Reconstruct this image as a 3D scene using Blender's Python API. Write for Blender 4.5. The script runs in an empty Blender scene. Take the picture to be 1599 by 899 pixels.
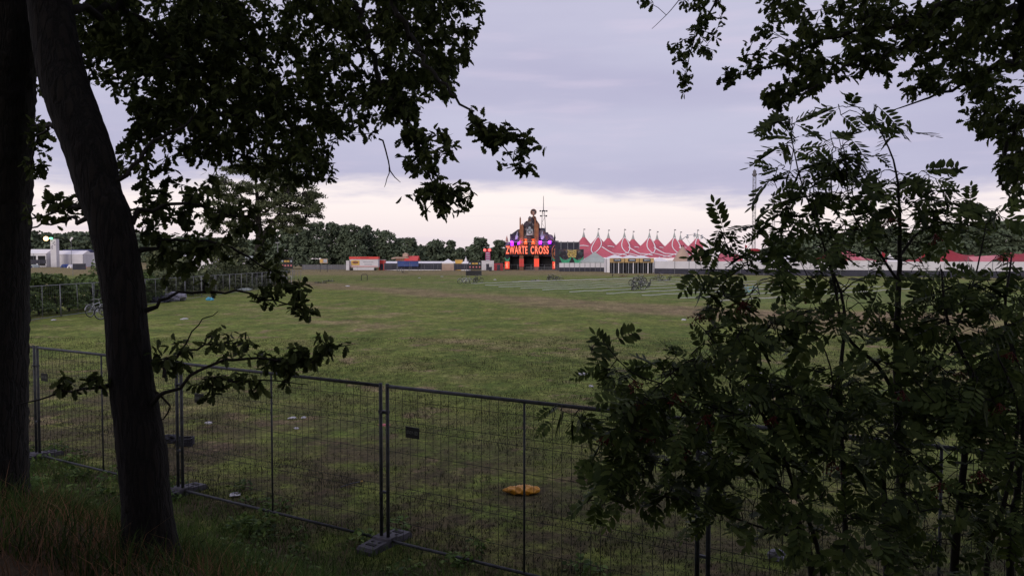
import bpy, math, random
import numpy as np
from mathutils import Vector, Matrix
R = math.radians
rng = np.random.default_rng(11)
random.seed(11)
sc = bpy.context.scene
COL = sc.collection

# ---------------------------------------------------------------- camera model (photo pixels 1599 x 899)
F, CX, CY, EYE = 1186.0, 799.5, 449.5, 3.3
PITCH = math.atan(44.5 / F)
_cp, _sp = math.cos(PITCH), math.sin(PITCH)
def ray(px, py):
    u = (px - CX) / F; v = (CY - py) / F
    return np.array([u, _cp + v * _sp, -_sp + v * _cp])
def at(px, py, y):
    r = ray(px, py); t = y / r[1]
    return Vector((r[0] * t, y, EYE + r[2] * t))
def gp(px, py, z=0.0):
    r = ray(px, py); t = (z - EYE) / r[2]
    return Vector((r[0] * t, r[1] * t, z))

# ---------------------------------------------------------------- ground profile: flat field, bank on the near side of the fence
FA = gp(600, 850); FDIR = np.array([0.859, -0.512]); FDIR /= np.linalg.norm(FDIR)
FN = np.array([-FDIR[1], FDIR[0]])            # from the camera towards the field
W0 = FN[0] * FA.x + FN[1] * FA.y
def ground_z(x, y):
    s = W0 - (FN[0] * x + FN[1] * y)
    t = np.clip((s - 0.7) / 4.1, 0, 1)
    z = 1.7 * t * t * (3 - 2 * t)
    w = np.clip(s / 2.0, 0, 1)
    z = z + w * (0.05 * np.sin(1.7 * x + 0.6) * np.sin(1.3 * y + 1.1) + 0.025 * np.sin(4.1 * x) * np.cos(3.7 * y))
    return z

# ---------------------------------------------------------------- mesh helpers
class MB:
    def __init__(self): self.v = []; self.f = []; self.m = []
    def add(self, verts, faces):
        n = len(self.v); self.m.append((n, len(self.f))); self.v += [tuple(p) for p in verts]
        self.f += [tuple(i + n for i in f) for f in faces]; return self
    def box(self, c, s, rz=0.0, rx=0.0, taper=1.0):
        x, y, z = s[0] / 2, s[1] / 2, s[2] / 2
        M = Matrix.Rotation(rz, 3, 'Z') @ Matrix.Rotation(rx, 3, 'X')
        vs = []
        for zz in (-z, z):
            k = taper if zz > 0 else 1.0
            for (a, b) in ((-x, -y), (x, -y), (x, y), (-x, y)):
                vs.append(Vector(c) + M @ Vector((a * k, b * k, zz)))
        return self.add(vs, [(3, 2, 1, 0), (4, 5, 6, 7), (0, 1, 5, 4), (1, 2, 6, 5), (2, 3, 7, 6), (3, 0, 4, 7)])
    def b2(self, x0, x1, y0, y1, z0, z1):
        return self.box(((x0 + x1) / 2, (y0 + y1) / 2, (z0 + z1) / 2), (abs(x1 - x0), abs(y1 - y0), abs(z1 - z0)))
    def tube(self, pts, r, n=6, cap=True):
        pts = [Vector(p) for p in pts]; m = len(pts)
        if not hasattr(r, '__len__'): r = [r] * m
        t0 = (pts[1] - pts[0]).normalized()
        ref = Vector((0, 0, 1)) if abs(t0.z) < 0.9 else Vector((1, 0, 0))
        u = t0.cross(ref).normalized()
        base = len(self.v); self.m.append((base, len(self.f)))
        for i in range(m):
            t = (pts[min(i + 1, m - 1)] - pts[max(i - 1, 0)])
            t = t.normalized() if t.length > 1e-9 else t0
            u = (u - t * u.dot(t)); u = u.normalized() if u.length > 1e-9 else t.orthogonal().normalized()
            w = t.cross(u)
            for k in range(n):
                a = 2 * math.pi * k / n
                self.v.append(tuple(pts[i] + (u * math.cos(a) + w * math.sin(a)) * r[i]))
        for i in range(m - 1):
            for k in range(n):
                a = base + i * n + k; b = base + i * n + (k + 1) % n
                self.f.append((a, b, b + n, a + n))
        if cap:
            self.f.append(tuple(base + k for k in range(n))[::-1])
            self.f.append(tuple(base + (m - 1) * n + k for k in range(n)))
        return self
    def prism(self, poly, y0, y1):
        """poly: (x, z) outline, extruded from y0 to y1"""
        n = len(poly)
        vs = [(x, y0, z) for x, z in poly] + [(x, y1, z) for x, z in poly]
        fs = [tuple(range(n)), tuple(range(2 * n - 1, n - 1, -1))]
        fs += [((i + 1) % n, i, i + n, (i + 1) % n + n) for i in range(n)]
        return self.add(vs, fs)
    def lathe(self, prof, n=16, c=(0, 0, 0)):
        vs = []; fs = []
        for r, z in prof:
            for k in range(n):
                a = 2 * math.pi * k / n
                vs.append((c[0] + r * math.cos(a), c[1] + r * math.sin(a), c[2] + z))
        for i in range(len(prof) - 1):
            for k in range(n):
                fs.append((i * n + k, i * n + (k + 1) % n, (i + 1) * n + (k + 1) % n, (i + 1) * n + k))
        fs.append(tuple(range(n))[::-1]); fs.append(tuple((len(prof) - 1) * n + k for k in range(n)))
        return self.add(vs, fs)
    def ball(self, c, r, nu=10, nv=6, s=(1, 1, 1)):
        prof = []
        vs = []; fs = []
        for j in range(nv + 1):
            th = math.pi * j / nv
            for k in range(nu):
                a = 2 * math.pi * k / nu
                vs.append((c[0] + r * s[0] * math.sin(th) * math.cos(a), c[1] + r * s[1] * math.sin(th) * math.sin(a), c[2] - r * s[2] * math.cos(th)))
        for j in range(nv):
            for k in range(nu):
                fs.append((j * nu + k, j * nu + (k + 1) % nu, (j + 1) * nu + (k + 1) % nu, (j + 1) * nu + k))
        return self.add(vs, fs)
    def ring(self, c, rad, r, n=20, m=6, axis='Y'):
        pts = []
        for k in range(n + 1):
            a = 2 * math.pi * k / n
            if axis == 'Y': pts.append((c[0] + rad * math.cos(a), c[1], c[2] + rad * math.sin(a)))
            else: pts.append((c[0] + rad * math.cos(a), c[1] + rad * math.sin(a), c[2]))
        return self.tube(pts, r, m, cap=False)
    def build_each(self, name, mat, parent=None, smooth=False):
        """every shape added so far as an object of its own"""
        out = []; mk = self.m + [(len(self.v), len(self.f))]
        for (v0, f0), (v1, f1) in zip(mk[:-1], mk[1:]):
            b = MB(); b.v = self.v[v0:v1]; b.f = [tuple(i - v0 for i in f) for f in self.f[f0:f1]]
            out.append(b.build(name, mat, parent, smooth))
        return out
    def build(self, name, mat, parent=None, smooth=False):
        me = bpy.data.meshes.new(name)
        me.from_pydata(self.v, [], self.f); me.update()
        o = bpy.data.objects.new(name, me); COL.objects.link(o)
        me.materials.append(mat)
        if smooth: me.polygons.foreach_set('use_smooth', [True] * len(me.polygons))
        if parent is not None: o.parent = parent
        return o

def tag(o, label=None, cat=None, group=None, kind=None):
    if label: o['label'] = label
    if cat: o['category'] = cat
    if group: o['group'] = group
    if kind: o['kind'] = kind
    return o
def thing(name, label, cat, loc=(0, 0, 0), rz=0.0, group=None):
    o = bpy.data.objects.new(name, None); COL.objects.link(o)
    o.empty_display_size = 0.2
    o.location = loc; o.rotation_euler = (0, 0, rz)
    return tag(o, label, cat, group)
_kids = {}
def kids(o): return [c for c in COL.objects if c.parent == o]
def dup(root, loc=None, rot=None, label=None, group=None, scale=None):
    tree = {}
    def cp(o, par):
        c = o.copy(); COL.objects.link(c)
        if par is not None: c.parent = par
        for ch in _tree[o.name]: cp(ch, c)
        return c
    _tree = {}
    def idx(o):
        _tree[o.name] = list(o.children)
        for ch in o.children: idx(ch)
    idx(root)
    r = cp(root, None)
    if loc is not None: r.location = loc
    if rot is not None: r.rotation_euler = rot
    if scale is not None: r.scale = scale
    if label: r['label'] = label
    if group: r['group'] = group
    return r
def rebase(o, loc):
    o.location = loc
    for ch in o.children: ch.matrix_parent_inverse = Matrix.Translation(-Vector(loc))
ORD = ('first second third fourth fifth sixth seventh eighth ninth tenth eleventh twelfth thirteenth fourteenth fifteenth sixteenth seventeenth eighteenth '
       'nineteenth twentieth twenty-first twenty-second twenty-third twenty-fourth twenty-fifth twenty-sixth twenty-seventh twenty-eighth twenty-ninth thirtieth').split()

def mesh_np(name, V, loops, sizes, mat, parent=None, smooth=False):
    me = bpy.data.meshes.new(name)
    me.vertices.add(len(V)); me.vertices.foreach_set('co', np.ascontiguousarray(V, dtype=np.float32).ravel())
    me.loops.add(len(loops)); me.loops.foreach_set('vertex_index', np.ascontiguousarray(loops, dtype=np.int32))
    me.polygons.add(len(sizes))
    st = np.concatenate([[0], np.cumsum(sizes)[:-1]]).astype(np.int32)
    me.polygons.foreach_set('loop_start', st)
    me.polygons.foreach_set('loop_total', np.ascontiguousarray(sizes, dtype=np.int32))
    if smooth: me.polygons.foreach_set('use_smooth', np.ones(len(sizes), dtype=bool))
    me.update(calc_edges=True)
    me.materials.append(mat)
    o = bpy.data.objects.new(name, me); COL.objects.link(o)
    if parent is not None: o.parent = parent
    return o
def stamp(templates, P, D, N, S):
    """copies of leaf templates (+Y = leaf direction, +Z = leaf face) at P with direction D, normal N, scale S"""
    D = D / np.linalg.norm(D, axis=1, keepdims=True)
    X = np.cross(D, N); X /= np.maximum(np.linalg.norm(X, axis=1, keepdims=True), 1e-6)
    Z = np.cross(X, D)
    which = np.arange(len(P)) % len(templates)
    Vs, Ls, Ss, off = [], [], [], 0
    for k, (tv, tl, ts) in enumerate(templates):
        m = which == k; n = int(m.sum())
        if not n: continue
        B = np.stack([X[m], D[m], Z[m]], axis=1)                     # n,3(axis),3
        v = np.einsum('vj,njk->nvk', tv, B) * S[m][:, None, None] + P[m][:, None, :]
        Vs.append(v.reshape(-1, 3))
        Ls.append((np.asarray(tl)[None, :] + (np.arange(n) * len(tv))[:, None] + off).ravel())
        Ss.append(np.tile(ts, n)); off += n * len(tv)
    return np.concatenate(Vs), np.concatenate(Ls), np.concatenate(Ss)

# ---------------------------------------------------------------- materials
def nd(nt, t, **kw):
    n = nt.nodes.new(t)
    for k, v in kw.items(): setattr(n, k, v)
    return n
def mat(name, col, rough=0.7, var=0.25, scale=6.0, metal=0.0, bump=0.0, emit=None, estr=0.0, trans=0.0, island=0.0, spec=None, detail=4.0):
    m = bpy.data.materials.new(name); m.use_nodes = True
    nt = m.node_tree; b = nt.nodes['Principled BSDF']; L = nt.links.new
    b.inputs['Roughness'].default_value = rough; b.inputs['Metallic'].default_value = metal
    if spec is not None: b.inputs['Specular IOR Level'].default_value = spec
    tc = nd(nt, 'ShaderNodeTexCoord'); no = nd(nt, 'ShaderNodeTexNoise')
    no.inputs['Scale'].default_value = scale; no.inputs['Detail'].default_value = detail
    L(tc.outputs['Object'], no.inputs['Vector'])
    cr = nd(nt, 'ShaderNodeValToRGB')
    c0 = [max(0, c * (1 - var)) for c in col] + [1]; c1 = [min(1, c * (1 + var)) for c in col] + [1]
    cr.color_ramp.elements[0].position = 0.3; cr.color_ramp.elements[0].color = c0
    cr.color_ramp.elements[1].position = 0.7; cr.color_ramp.elements[1].color = c1
    L(no.outputs['Fac'], cr.inputs['Fac'])
    out = cr.outputs['Color']
    if island:
        g = nd(nt, 'ShaderNodeNewGeometry'); hs = nd(nt, 'ShaderNodeHueSaturation')
        mr = nd(nt, 'ShaderNodeMapRange'); mr.inputs['To Min'].default_value = 1 - island; mr.inputs['To Max'].default_value = 1 + island
        L(g.outputs['Random Per Island'], mr.inputs['Value']); L(mr.outputs['Result'], hs.inputs['Value'])
        mr2 = nd(nt, 'ShaderNodeMapRange'); mr2.inputs['To Min'].default_value = 0.515; mr2.inputs['To Max'].default_value = 0.485
        L(g.outputs['Random Per Island'], mr2.inputs['Value']); L(mr2.outputs['Result'], hs.inputs['Hue'])
        L(out, hs.inputs['Color']); out = hs.outputs['Color']
    L(out, b.inputs['Base Color'])
    if bump:
        bp = nd(nt, 'ShaderNodeBump'); bp.inputs['Strength'].default_value = bump
        L(no.outputs['Fac'], bp.inputs['Height']); L(bp.outputs['Normal'], b.inputs['Normal'])
    if emit is not None:
        b.inputs['Emission Color'].default_value = (*emit, 1); b.inputs['Emission Strength'].default_value = estr
    if trans:
        tr = nd(nt, 'ShaderNodeBsdfTranslucent'); mx = nd(nt, 'ShaderNodeMixShader'); mx.inputs[0].default_value = trans
        L(out, tr.inputs['Color']); o = nt.nodes['Material Output']
        L(b.outputs[0], mx.inputs[1]); L(tr.outputs[0], mx.inputs[2]); L(mx.outputs[0], o.inputs['Surface'])
    return m

M = {}
M['oak_leaf'] = mat('oak_leaf', (0.078, 0.104, 0.032), 0.65, 0.3, 3, trans=0.36, island=0.6, spec=0.2)
M['rowan_leaf'] = mat('rowan_leaf', (0.098, 0.140, 0.036), 0.6, 0.35, 3, trans=0.32, island=0.6, spec=0.25)
M['far_leaf'] = mat('far_leaf', (0.090, 0.116, 0.074), 0.9, 0.35, 0.12, island=0.3, spec=0.1)  # leaf colour lifted and greyed to carry slight distance haze
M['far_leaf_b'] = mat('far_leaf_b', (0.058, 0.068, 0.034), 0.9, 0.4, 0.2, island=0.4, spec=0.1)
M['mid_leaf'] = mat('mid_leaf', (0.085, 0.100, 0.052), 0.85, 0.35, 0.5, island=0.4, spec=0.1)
M['hedge_leaf'] = mat('hedge_leaf', (0.085, 0.125, 0.038), 0.7, 0.35, 0.8, trans=0.1, island=0.4, spec=0.2)
M['berry'] = mat('berry', (0.13, 0.018, 0.010), 0.4, 0.3, 20, spec=0.3)
M['twig'] = mat('twig', (0.018, 0.015, 0.012), 0.9, 0.3, 20)
M['rowan_bark'] = mat('rowan_bark', (0.030, 0.026, 0.022), 0.8, 0.35, 14, bump=0.2)
def bark():
    m = mat('bark', (0.03, 0.024, 0.019), 0.95, 0.4, 9)
    nt = m.node_tree; L = nt.links.new; b = nt.nodes['Principled BSDF']
    tc = nd(nt, 'ShaderNodeTexCoord'); mp = nd(nt, 'ShaderNodeMapping'); mp.inputs['Scale'].default_value = (16, 16, 2.6)
    n1 = nd(nt, 'ShaderNodeTexNoise'); n1.inputs['Scale'].default_value = 3; n1.inputs['Detail'].default_value = 5
    vo = nd(nt, 'ShaderNodeTexVoronoi', feature='DISTANCE_TO_EDGE'); vo.inputs['Scale'].default_value = 1.4
    mixv = nd(nt, 'ShaderNodeVectorMath', operation='ADD'); sc_ = nd(nt, 'ShaderNodeVectorMath', operation='SCALE'); sc_.inputs['Scale'].default_value = 0.8
    L(tc.outputs['Object'], mp.inputs['Vector']); L(mp.outputs['Vector'], n1.inputs['Vector'])
    L(n1.outputs['Color'], sc_.inputs[0]); L(mp.outputs['Vector'], mixv.inputs[0]); L(sc_.outputs[0], mixv.inputs[1]); L(mixv.outputs[0], vo.inputs['Vector'])
    ma = nd(nt, 'ShaderNodeMath', operation='MINIMUM'); ma.inputs[1].default_value = 0.22
    L(vo.outputs['Distance'], ma.inputs[0])
    bp = nd(nt, 'ShaderNodeBump'); bp.inputs['Strength'].default_value = 1.0; bp.inputs['Distance'].default_value = 0.08
    L(ma.outputs[0], bp.inputs['Height']); L(bp.outputs['Normal'], b.inputs['Normal'])
    cr = nd(nt, 'ShaderNodeValToRGB'); cr.color_ramp.elements[0].color = (0.006, 0.005, 0.0045, 1); cr.color_ramp.elements[0].position = 0.0
    cr.color_ramp.elements[1].color = (0.020, 0.016, 0.013, 1); cr.color_ramp.elements[1].position = 0.22
    L(vo.outputs['Distance'], cr.inputs['Fac']); L(cr.outputs['Color'], b.inputs['Base Color'])
    return m
M['bark'] = bark()
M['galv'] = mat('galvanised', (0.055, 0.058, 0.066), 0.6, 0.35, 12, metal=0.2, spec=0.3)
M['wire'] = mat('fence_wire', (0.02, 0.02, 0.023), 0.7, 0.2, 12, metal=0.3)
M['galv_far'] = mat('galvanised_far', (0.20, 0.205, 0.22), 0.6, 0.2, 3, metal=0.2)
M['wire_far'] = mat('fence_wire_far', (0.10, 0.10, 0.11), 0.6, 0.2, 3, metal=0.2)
M['concrete'] = mat('rubber_block', (0.062, 0.058, 0.070), 0.75, 0.4, 14, bump=0.3)
M['plate'] = mat('black_plate', (0.012, 0.012, 0.013), 0.5, 0.2, 5)
M['pale_ink'] = mat('pale_ink', (0.16, 0.17, 0.16), 0.6, 0.2, 30)
M['white'] = mat('white_sheet', (0.60, 0.585, 0.61), 0.7, 0.08, 0.5)
M['white_tent'] = mat('white_tent', (0.78, 0.76, 0.77), 0.75, 0.06, 0.4)
M['grey_tent'] = mat('grey_tent', (0.36, 0.40, 0.37), 0.8, 0.15, 0.3)
M['dark'] = mat('dark_sheet', (0.030, 0.030, 0.045), 0.8, 0.3, 0.8)
M['black'] = mat('black_paint', (0.012, 0.012, 0.014), 0.6, 0.3, 1.0)
M['void'] = mat('dark_interior', (0.008, 0.008, 0.010), 0.9, 0.2, 1.0)
M['red'] = mat('red_canvas', (0.52, 0.105, 0.140), 0.75, 0.15, 0.25)
M['redd'] = mat('dark_red_canvas', (0.30, 0.018, 0.030), 0.75, 0.2, 0.25)
M['pink'] = mat('pink_canvas', (0.62, 0.20, 0.22), 0.75, 0.12, 0.3)
M['redpaint'] = mat('red_paint', (0.62, 0.05, 0.04), 0.5, 0.1, 0.6)
M['blue'] = mat('blue_sheet', (0.03, 0.06, 0.22), 0.7, 0.25, 0.6)
M['navy'] = mat('navy_canvas', (0.05, 0.055, 0.14), 0.8, 0.2, 0.4)
M['yellow'] = mat('yellow_paint', (0.62, 0.38, 0.08), 0.6, 0.15, 1.0)
M['gold'] = mat('gold_letter', (0.62, 0.46, 0.14), 0.5, 0.2, 1.0)
M['beige'] = mat('beige_canvas', (0.42, 0.30, 0.23), 0.85, 0.15, 0.4)
M['brown'] = mat('brown_column', (0.20, 0.085, 0.05), 0.7, 0.35, 0.9)
M['orangey'] = mat('ochre_stripe', (0.42, 0.16, 0.06), 0.7, 0.3, 0.9)
M['facade'] = mat('painted_facade', (0.050, 0.042, 0.058), 0.8, 0.7, 0.55, detail=8)
def facade_mat():
    m = mat('painted_facade', (0.05, 0.042, 0.058), 0.8, 0.7, 0.8, detail=8)
    nt = m.node_tree; L = nt.links.new; b = nt.nodes['Principled BSDF']
    tc = nd(nt, 'ShaderNodeTexCoord'); vo = nd(nt, 'ShaderNodeTexVoronoi'); vo.inputs['Scale'].default_value = 1.1
    no = nd(nt, 'ShaderNodeTexNoise'); no.inputs['Scale'].default_value = 1.4; no.inputs['Detail'].default_value = 6
    ad = nd(nt, 'ShaderNodeVectorMath', operation='ADD'); L(tc.outputs['Object'], no.inputs['Vector']); L(tc.outputs['Object'], ad.inputs[0]); L(no.outputs['Color'], ad.inputs[1]); L(ad.outputs[0], vo.inputs['Vector'])
    cr = nd(nt, 'ShaderNodeValToRGB'); cr.color_ramp.interpolation = 'CONSTANT'; e = cr.color_ramp.elements
    e[0].position = 0; e[0].color = (0.020, 0.017, 0.024, 1); e[1].position = 0.30; e[1].color = (0.055, 0.045, 0.060, 1)
    for p, c in ((0.5, (0.022, 0.020, 0.028)), (0.62, (0.11, 0.065, 0.045)), (0.72, (0.035, 0.05, 0.055)), (0.84, (0.13, 0.12, 0.13))): x = e.new(p); x.color = (*c, 1)
    sx = nd(nt, 'ShaderNodeSeparateXYZ'); L(vo.outputs['Color'], sx.inputs[0]); L(sx.outputs[0], cr.inputs['Fac']); L(cr.outputs['Color'], b.inputs['Base Color'])
    return m
M['facade'] = facade_mat()
M['green'] = mat('green_drape', (0.05, 0.34, 0.18), 0.7, 0.25, 1.0)
M['mural'] = mat('pale_mural', (0.34, 0.38, 0.42), 0.7, 0.5, 0.7)
M['skinpaint'] = mat('painted_bust', (0.42, 0.25, 0.20), 0.7, 0.3, 0.6)
M['neon'] = mat('neon_letter', (0.5, 0.08, 0.03), 0.5, 0.1, 1, emit=(1.0, 0.085, 0.03), estr=0.82)
M['neon_edge'] = mat('neon_core', (0.6, 0.2, 0.1), 0.5, 0.1, 1, emit=(1.0, 0.30, 0.20), estr=1.0)
M['redlit'] = mat('lit_red_panel', (0.5, 0.04, 0.02), 0.5, 0.3, 0.8, emit=(1.0, 0.075, 0.03), estr=0.75)
M['purple'] = mat('purple_lamp', (0.3, 0.02, 0.5), 0.5, 0.1, 1, emit=(0.50, 0.03, 0.75), estr=0.95)
M['orangelamp'] = mat('orange_lamp', (0.5, 0.1, 0.02), 0.5, 0.1, 1, emit=(1.0, 0.12, 0.03), estr=0.7)
M['lamp_red'] = mat('red_lamp', (0.6, 0.05, 0.05), 0.5, 0.1, 1, emit=(1.0, 0.12, 0.10), estr=2.0)
M['lamp_gold'] = mat('gold_lamp', (0.8, 0.6, 0.3), 0.5, 0.1, 1, emit=(1.0, 0.62, 0.25), estr=5.0)
M['lamp_green'] = mat('green_lamp', (0.2, 0.6, 0.3), 0.5, 0.1, 1, emit=(0.15, 0.9, 0.40), estr=3.0)
M['magenta'] = mat('magenta_panel', (0.30, 0.03, 0.14), 0.6, 0.3, 0.8)
M['tape'] = mat('white_tape', (0.66, 0.66, 0.68), 0.6, 0.1, 2)
M['tyre'] = mat('tyre_rubber', (0.012, 0.012, 0.013), 0.8, 0.2, 8)
M['bike_black'] = mat('bike_black', (0.018, 0.018, 0.020), 0.4, 0.2, 6)
M['bike_pale'] = mat('bike_silver', (0.42, 0.43, 0.45), 0.4, 0.15, 6, metal=0.3)
M['bike_blue'] = mat('bike_blue', (0.16, 0.36, 0.48), 0.4, 0.15, 6)
M['bike_red'] = mat('bike_rust_red', (0.26, 0.07, 0.05), 0.45, 0.2, 6)
M['rim'] = mat('wheel_rim', (0.30, 0.30, 0.31), 0.4, 0.1, 6, metal=0.6)
M['saddle'] = mat('saddle', (0.015, 0.013, 0.012), 0.6, 0.2, 6)
M['litter'] = mat('paper_litter', (0.62, 0.61, 0.63), 0.8, 0.15, 20)
M['foil'] = mat('grey_plastic', (0.22, 0.215, 0.25), 0.5, 0.7, 16)
M['crate'] = mat('navy_crate', (0.010, 0.010, 0.02), 0.7, 0.2, 10)
M['cyan'] = mat('cyan_plastic', (0.08, 0.36, 0.52), 0.5, 0.2, 8)
# ================================================================= world, sun, camera
w = bpy.data.worlds.new('World'); sc.world = w; w.use_nodes = True
nt = w.node_tree; L = nt.links.new; bg = nt.nodes['Background']
SUN_EL, SUN_ROT = R(20.0), R(205)
sky = nd(nt, 'ShaderNodeTexSky', sky_type='NISHITA'); sky.sun_disc = False
sky.sun_elevation = SUN_EL; sky.sun_rotation = SUN_ROT
tc = nd(nt, 'ShaderNodeTexCoord'); sep = nd(nt, 'ShaderNodeSeparateXYZ'); L(tc.outputs['Generated'], sep.inputs[0])
def math_(op, a, b=None, c=None):
    n = nd(nt, 'ShaderNodeMath', operation=op)
    for i, v in enumerate((a, b, c)):
        if v is None: continue
        if hasattr(v, 'default_value') or hasattr(v, 'is_linked'): L(v, n.inputs[i])
        else: n.inputs[i].default_value = v
    return n.outputs[0]
def noise_(scale, sx, sy, sz, detail=5, rough=0.55, off=(0, 0, 0)):
    mp = nd(nt, 'ShaderNodeMapping'); mp.inputs['Scale'].default_value = (sx, sy, sz); mp.inputs['Location'].default_value = off
    n = nd(nt, 'ShaderNodeTexNoise'); n.inputs['Scale'].default_value = scale; n.inputs['Detail'].default_value = detail; n.inputs['Roughness'].default_value = rough
    L(tc.outputs['Generated'], mp.inputs['Vector']); L(mp.outputs['Vector'], n.inputs['Vector']); return n.outputs['Fac']
def mixc(f, a, b):
    n = nd(nt, 'ShaderNodeMix', data_type='RGBA')
    if hasattr(f, 'is_linked'): L(f, n.inputs[0])
    else: n.inputs[0].default_value = f
    for i, v in ((6, a), (7, b)):
        if hasattr(v, 'is_linked'): L(v, n.inputs[i])
        else: n.inputs[i].default_value = (*v, 1)
    return n.outputs[2]
def mr_(v, a, b, c=0.0, d=1.0, smooth=True):
    n = nd(nt, 'ShaderNodeMapRange'); n.interpolation_type = 'SMOOTHSTEP' if smooth else 'LINEAR'
    L(v, n.inputs['Value'])
    for k, x in zip(('From Min', 'From Max', 'To Min', 'To Max'), (a, b, c, d)): n.inputs[k].default_value = x
    return n.outputs['Result']
z = sep.outputs['Z']
# lower edge of the cloud deck, ragged and slightly higher towards -X
ed = noise_(2.2, 1.5, 1.5, 9.0, 6, 0.6)
edge = math_('ADD', math_('MULTIPLY', math_('SUBTRACT', ed, 0.5), 0.085), math_('MULTIPLY', sep.outputs['X'], -0.018))
zz = math_('SUBTRACT', z, edge)
deck = mr_(zz, 0.070, 0.100)
K = 11.4
st1 = noise_(1.6, 1.0, 1.0, 5.0, 6, 0.5, (3, 1, 0))
st2 = noise_(5.0, 1.2, 1.2, 10.0, 5, 0.5, (0, 5, 2))
c_dark = (0.435 * K, 0.420 * K, 0.575 * K); c_mid = (0.508 * K, 0.498 * K, 0.64 * K); c_lit = (0.63 * K, 0.555 * K, 0.69 * K)
clouds = mixc(mr_(st1, 0.32, 0.62), c_dark, c_mid)
clouds = mixc(math_('MULTIPLY', mr_(st2, 0.50, 0.75), 0.40), clouds, c_lit)
clouds = mixc(math_('MULTIPLY', mr_(zz, 0.19, 0.09), 0.35), clouds, c_dark)
clouds = mixc(mr_(z, 0.35, 0.9), clouds, (0.46 * K, 0.445 * K, 0.60 * K))
band = mixc(mr_(z, 0.0, 0.085), (0.76 * K, 0.655 * K, 0.69 * K), (0.93 * K, 0.825 * K, 0.80 * K))
st3 = noise_(3.0, 1.0, 1.0, 26.0, 4, 0.5, (1, 2, 3))
band = mixc(math_('MULTIPLY', mr_(st3, 0.52, 0.70), 0.40), band, (0.68 * K, 0.60 * K, 0.69 * K))
full = mixc(deck, band, clouds)
full = mixc(0.96, sky.outputs['Color'], full)
L(full, bg.inputs['Color']); bg.inputs['Strength'].default_value = 0.1

ld = bpy.data.lights.new('sun', 'SUN'); ld.energy = 1.5; ld.angle = R(30); ld.color = (1.0, 0.90, 0.82)
sun = bpy.data.objects.new('sun', ld); COL.objects.link(sun)
sd = Vector((math.sin(SUN_ROT) * math.cos(SUN_EL), math.cos(SUN_ROT) * math.cos(SUN_EL), math.sin(SUN_EL)))
sun.rotation_euler = sd.to_track_quat('Z', 'Y').to_euler()

cd = bpy.data.cameras.new('camera'); cam = bpy.data.objects.new('camera', cd); COL.objects.link(cam)
cam.location = (0, 0, EYE); cam.rotation_euler = (R(90) - PITCH, 0, 0)
cd.sensor_fit = 'HORIZONTAL'; cd.angle = 2 * math.atan(799.5 / F); cd.clip_start = 0.05; cd.clip_end = 5000
sc.camera = cam
vs = sc.view_settings; vs.view_transform = 'Standard'; vs.look = 'None'; vs.exposure = 0.0; vs.gamma = 1.0; vs.use_curve_mapping = False
cy = sc.cycles
sc.render.engine = 'CYCLES'
cy.max_bounces = 5; cy.diffuse_bounces = 3; cy.glossy_bounces = 2; cy.transmission_bounces = 2; cy.volume_bounces = 0
cy.caustics_reflective = False; cy.caustics_refractive = False
cy.use_denoising = True

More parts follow.
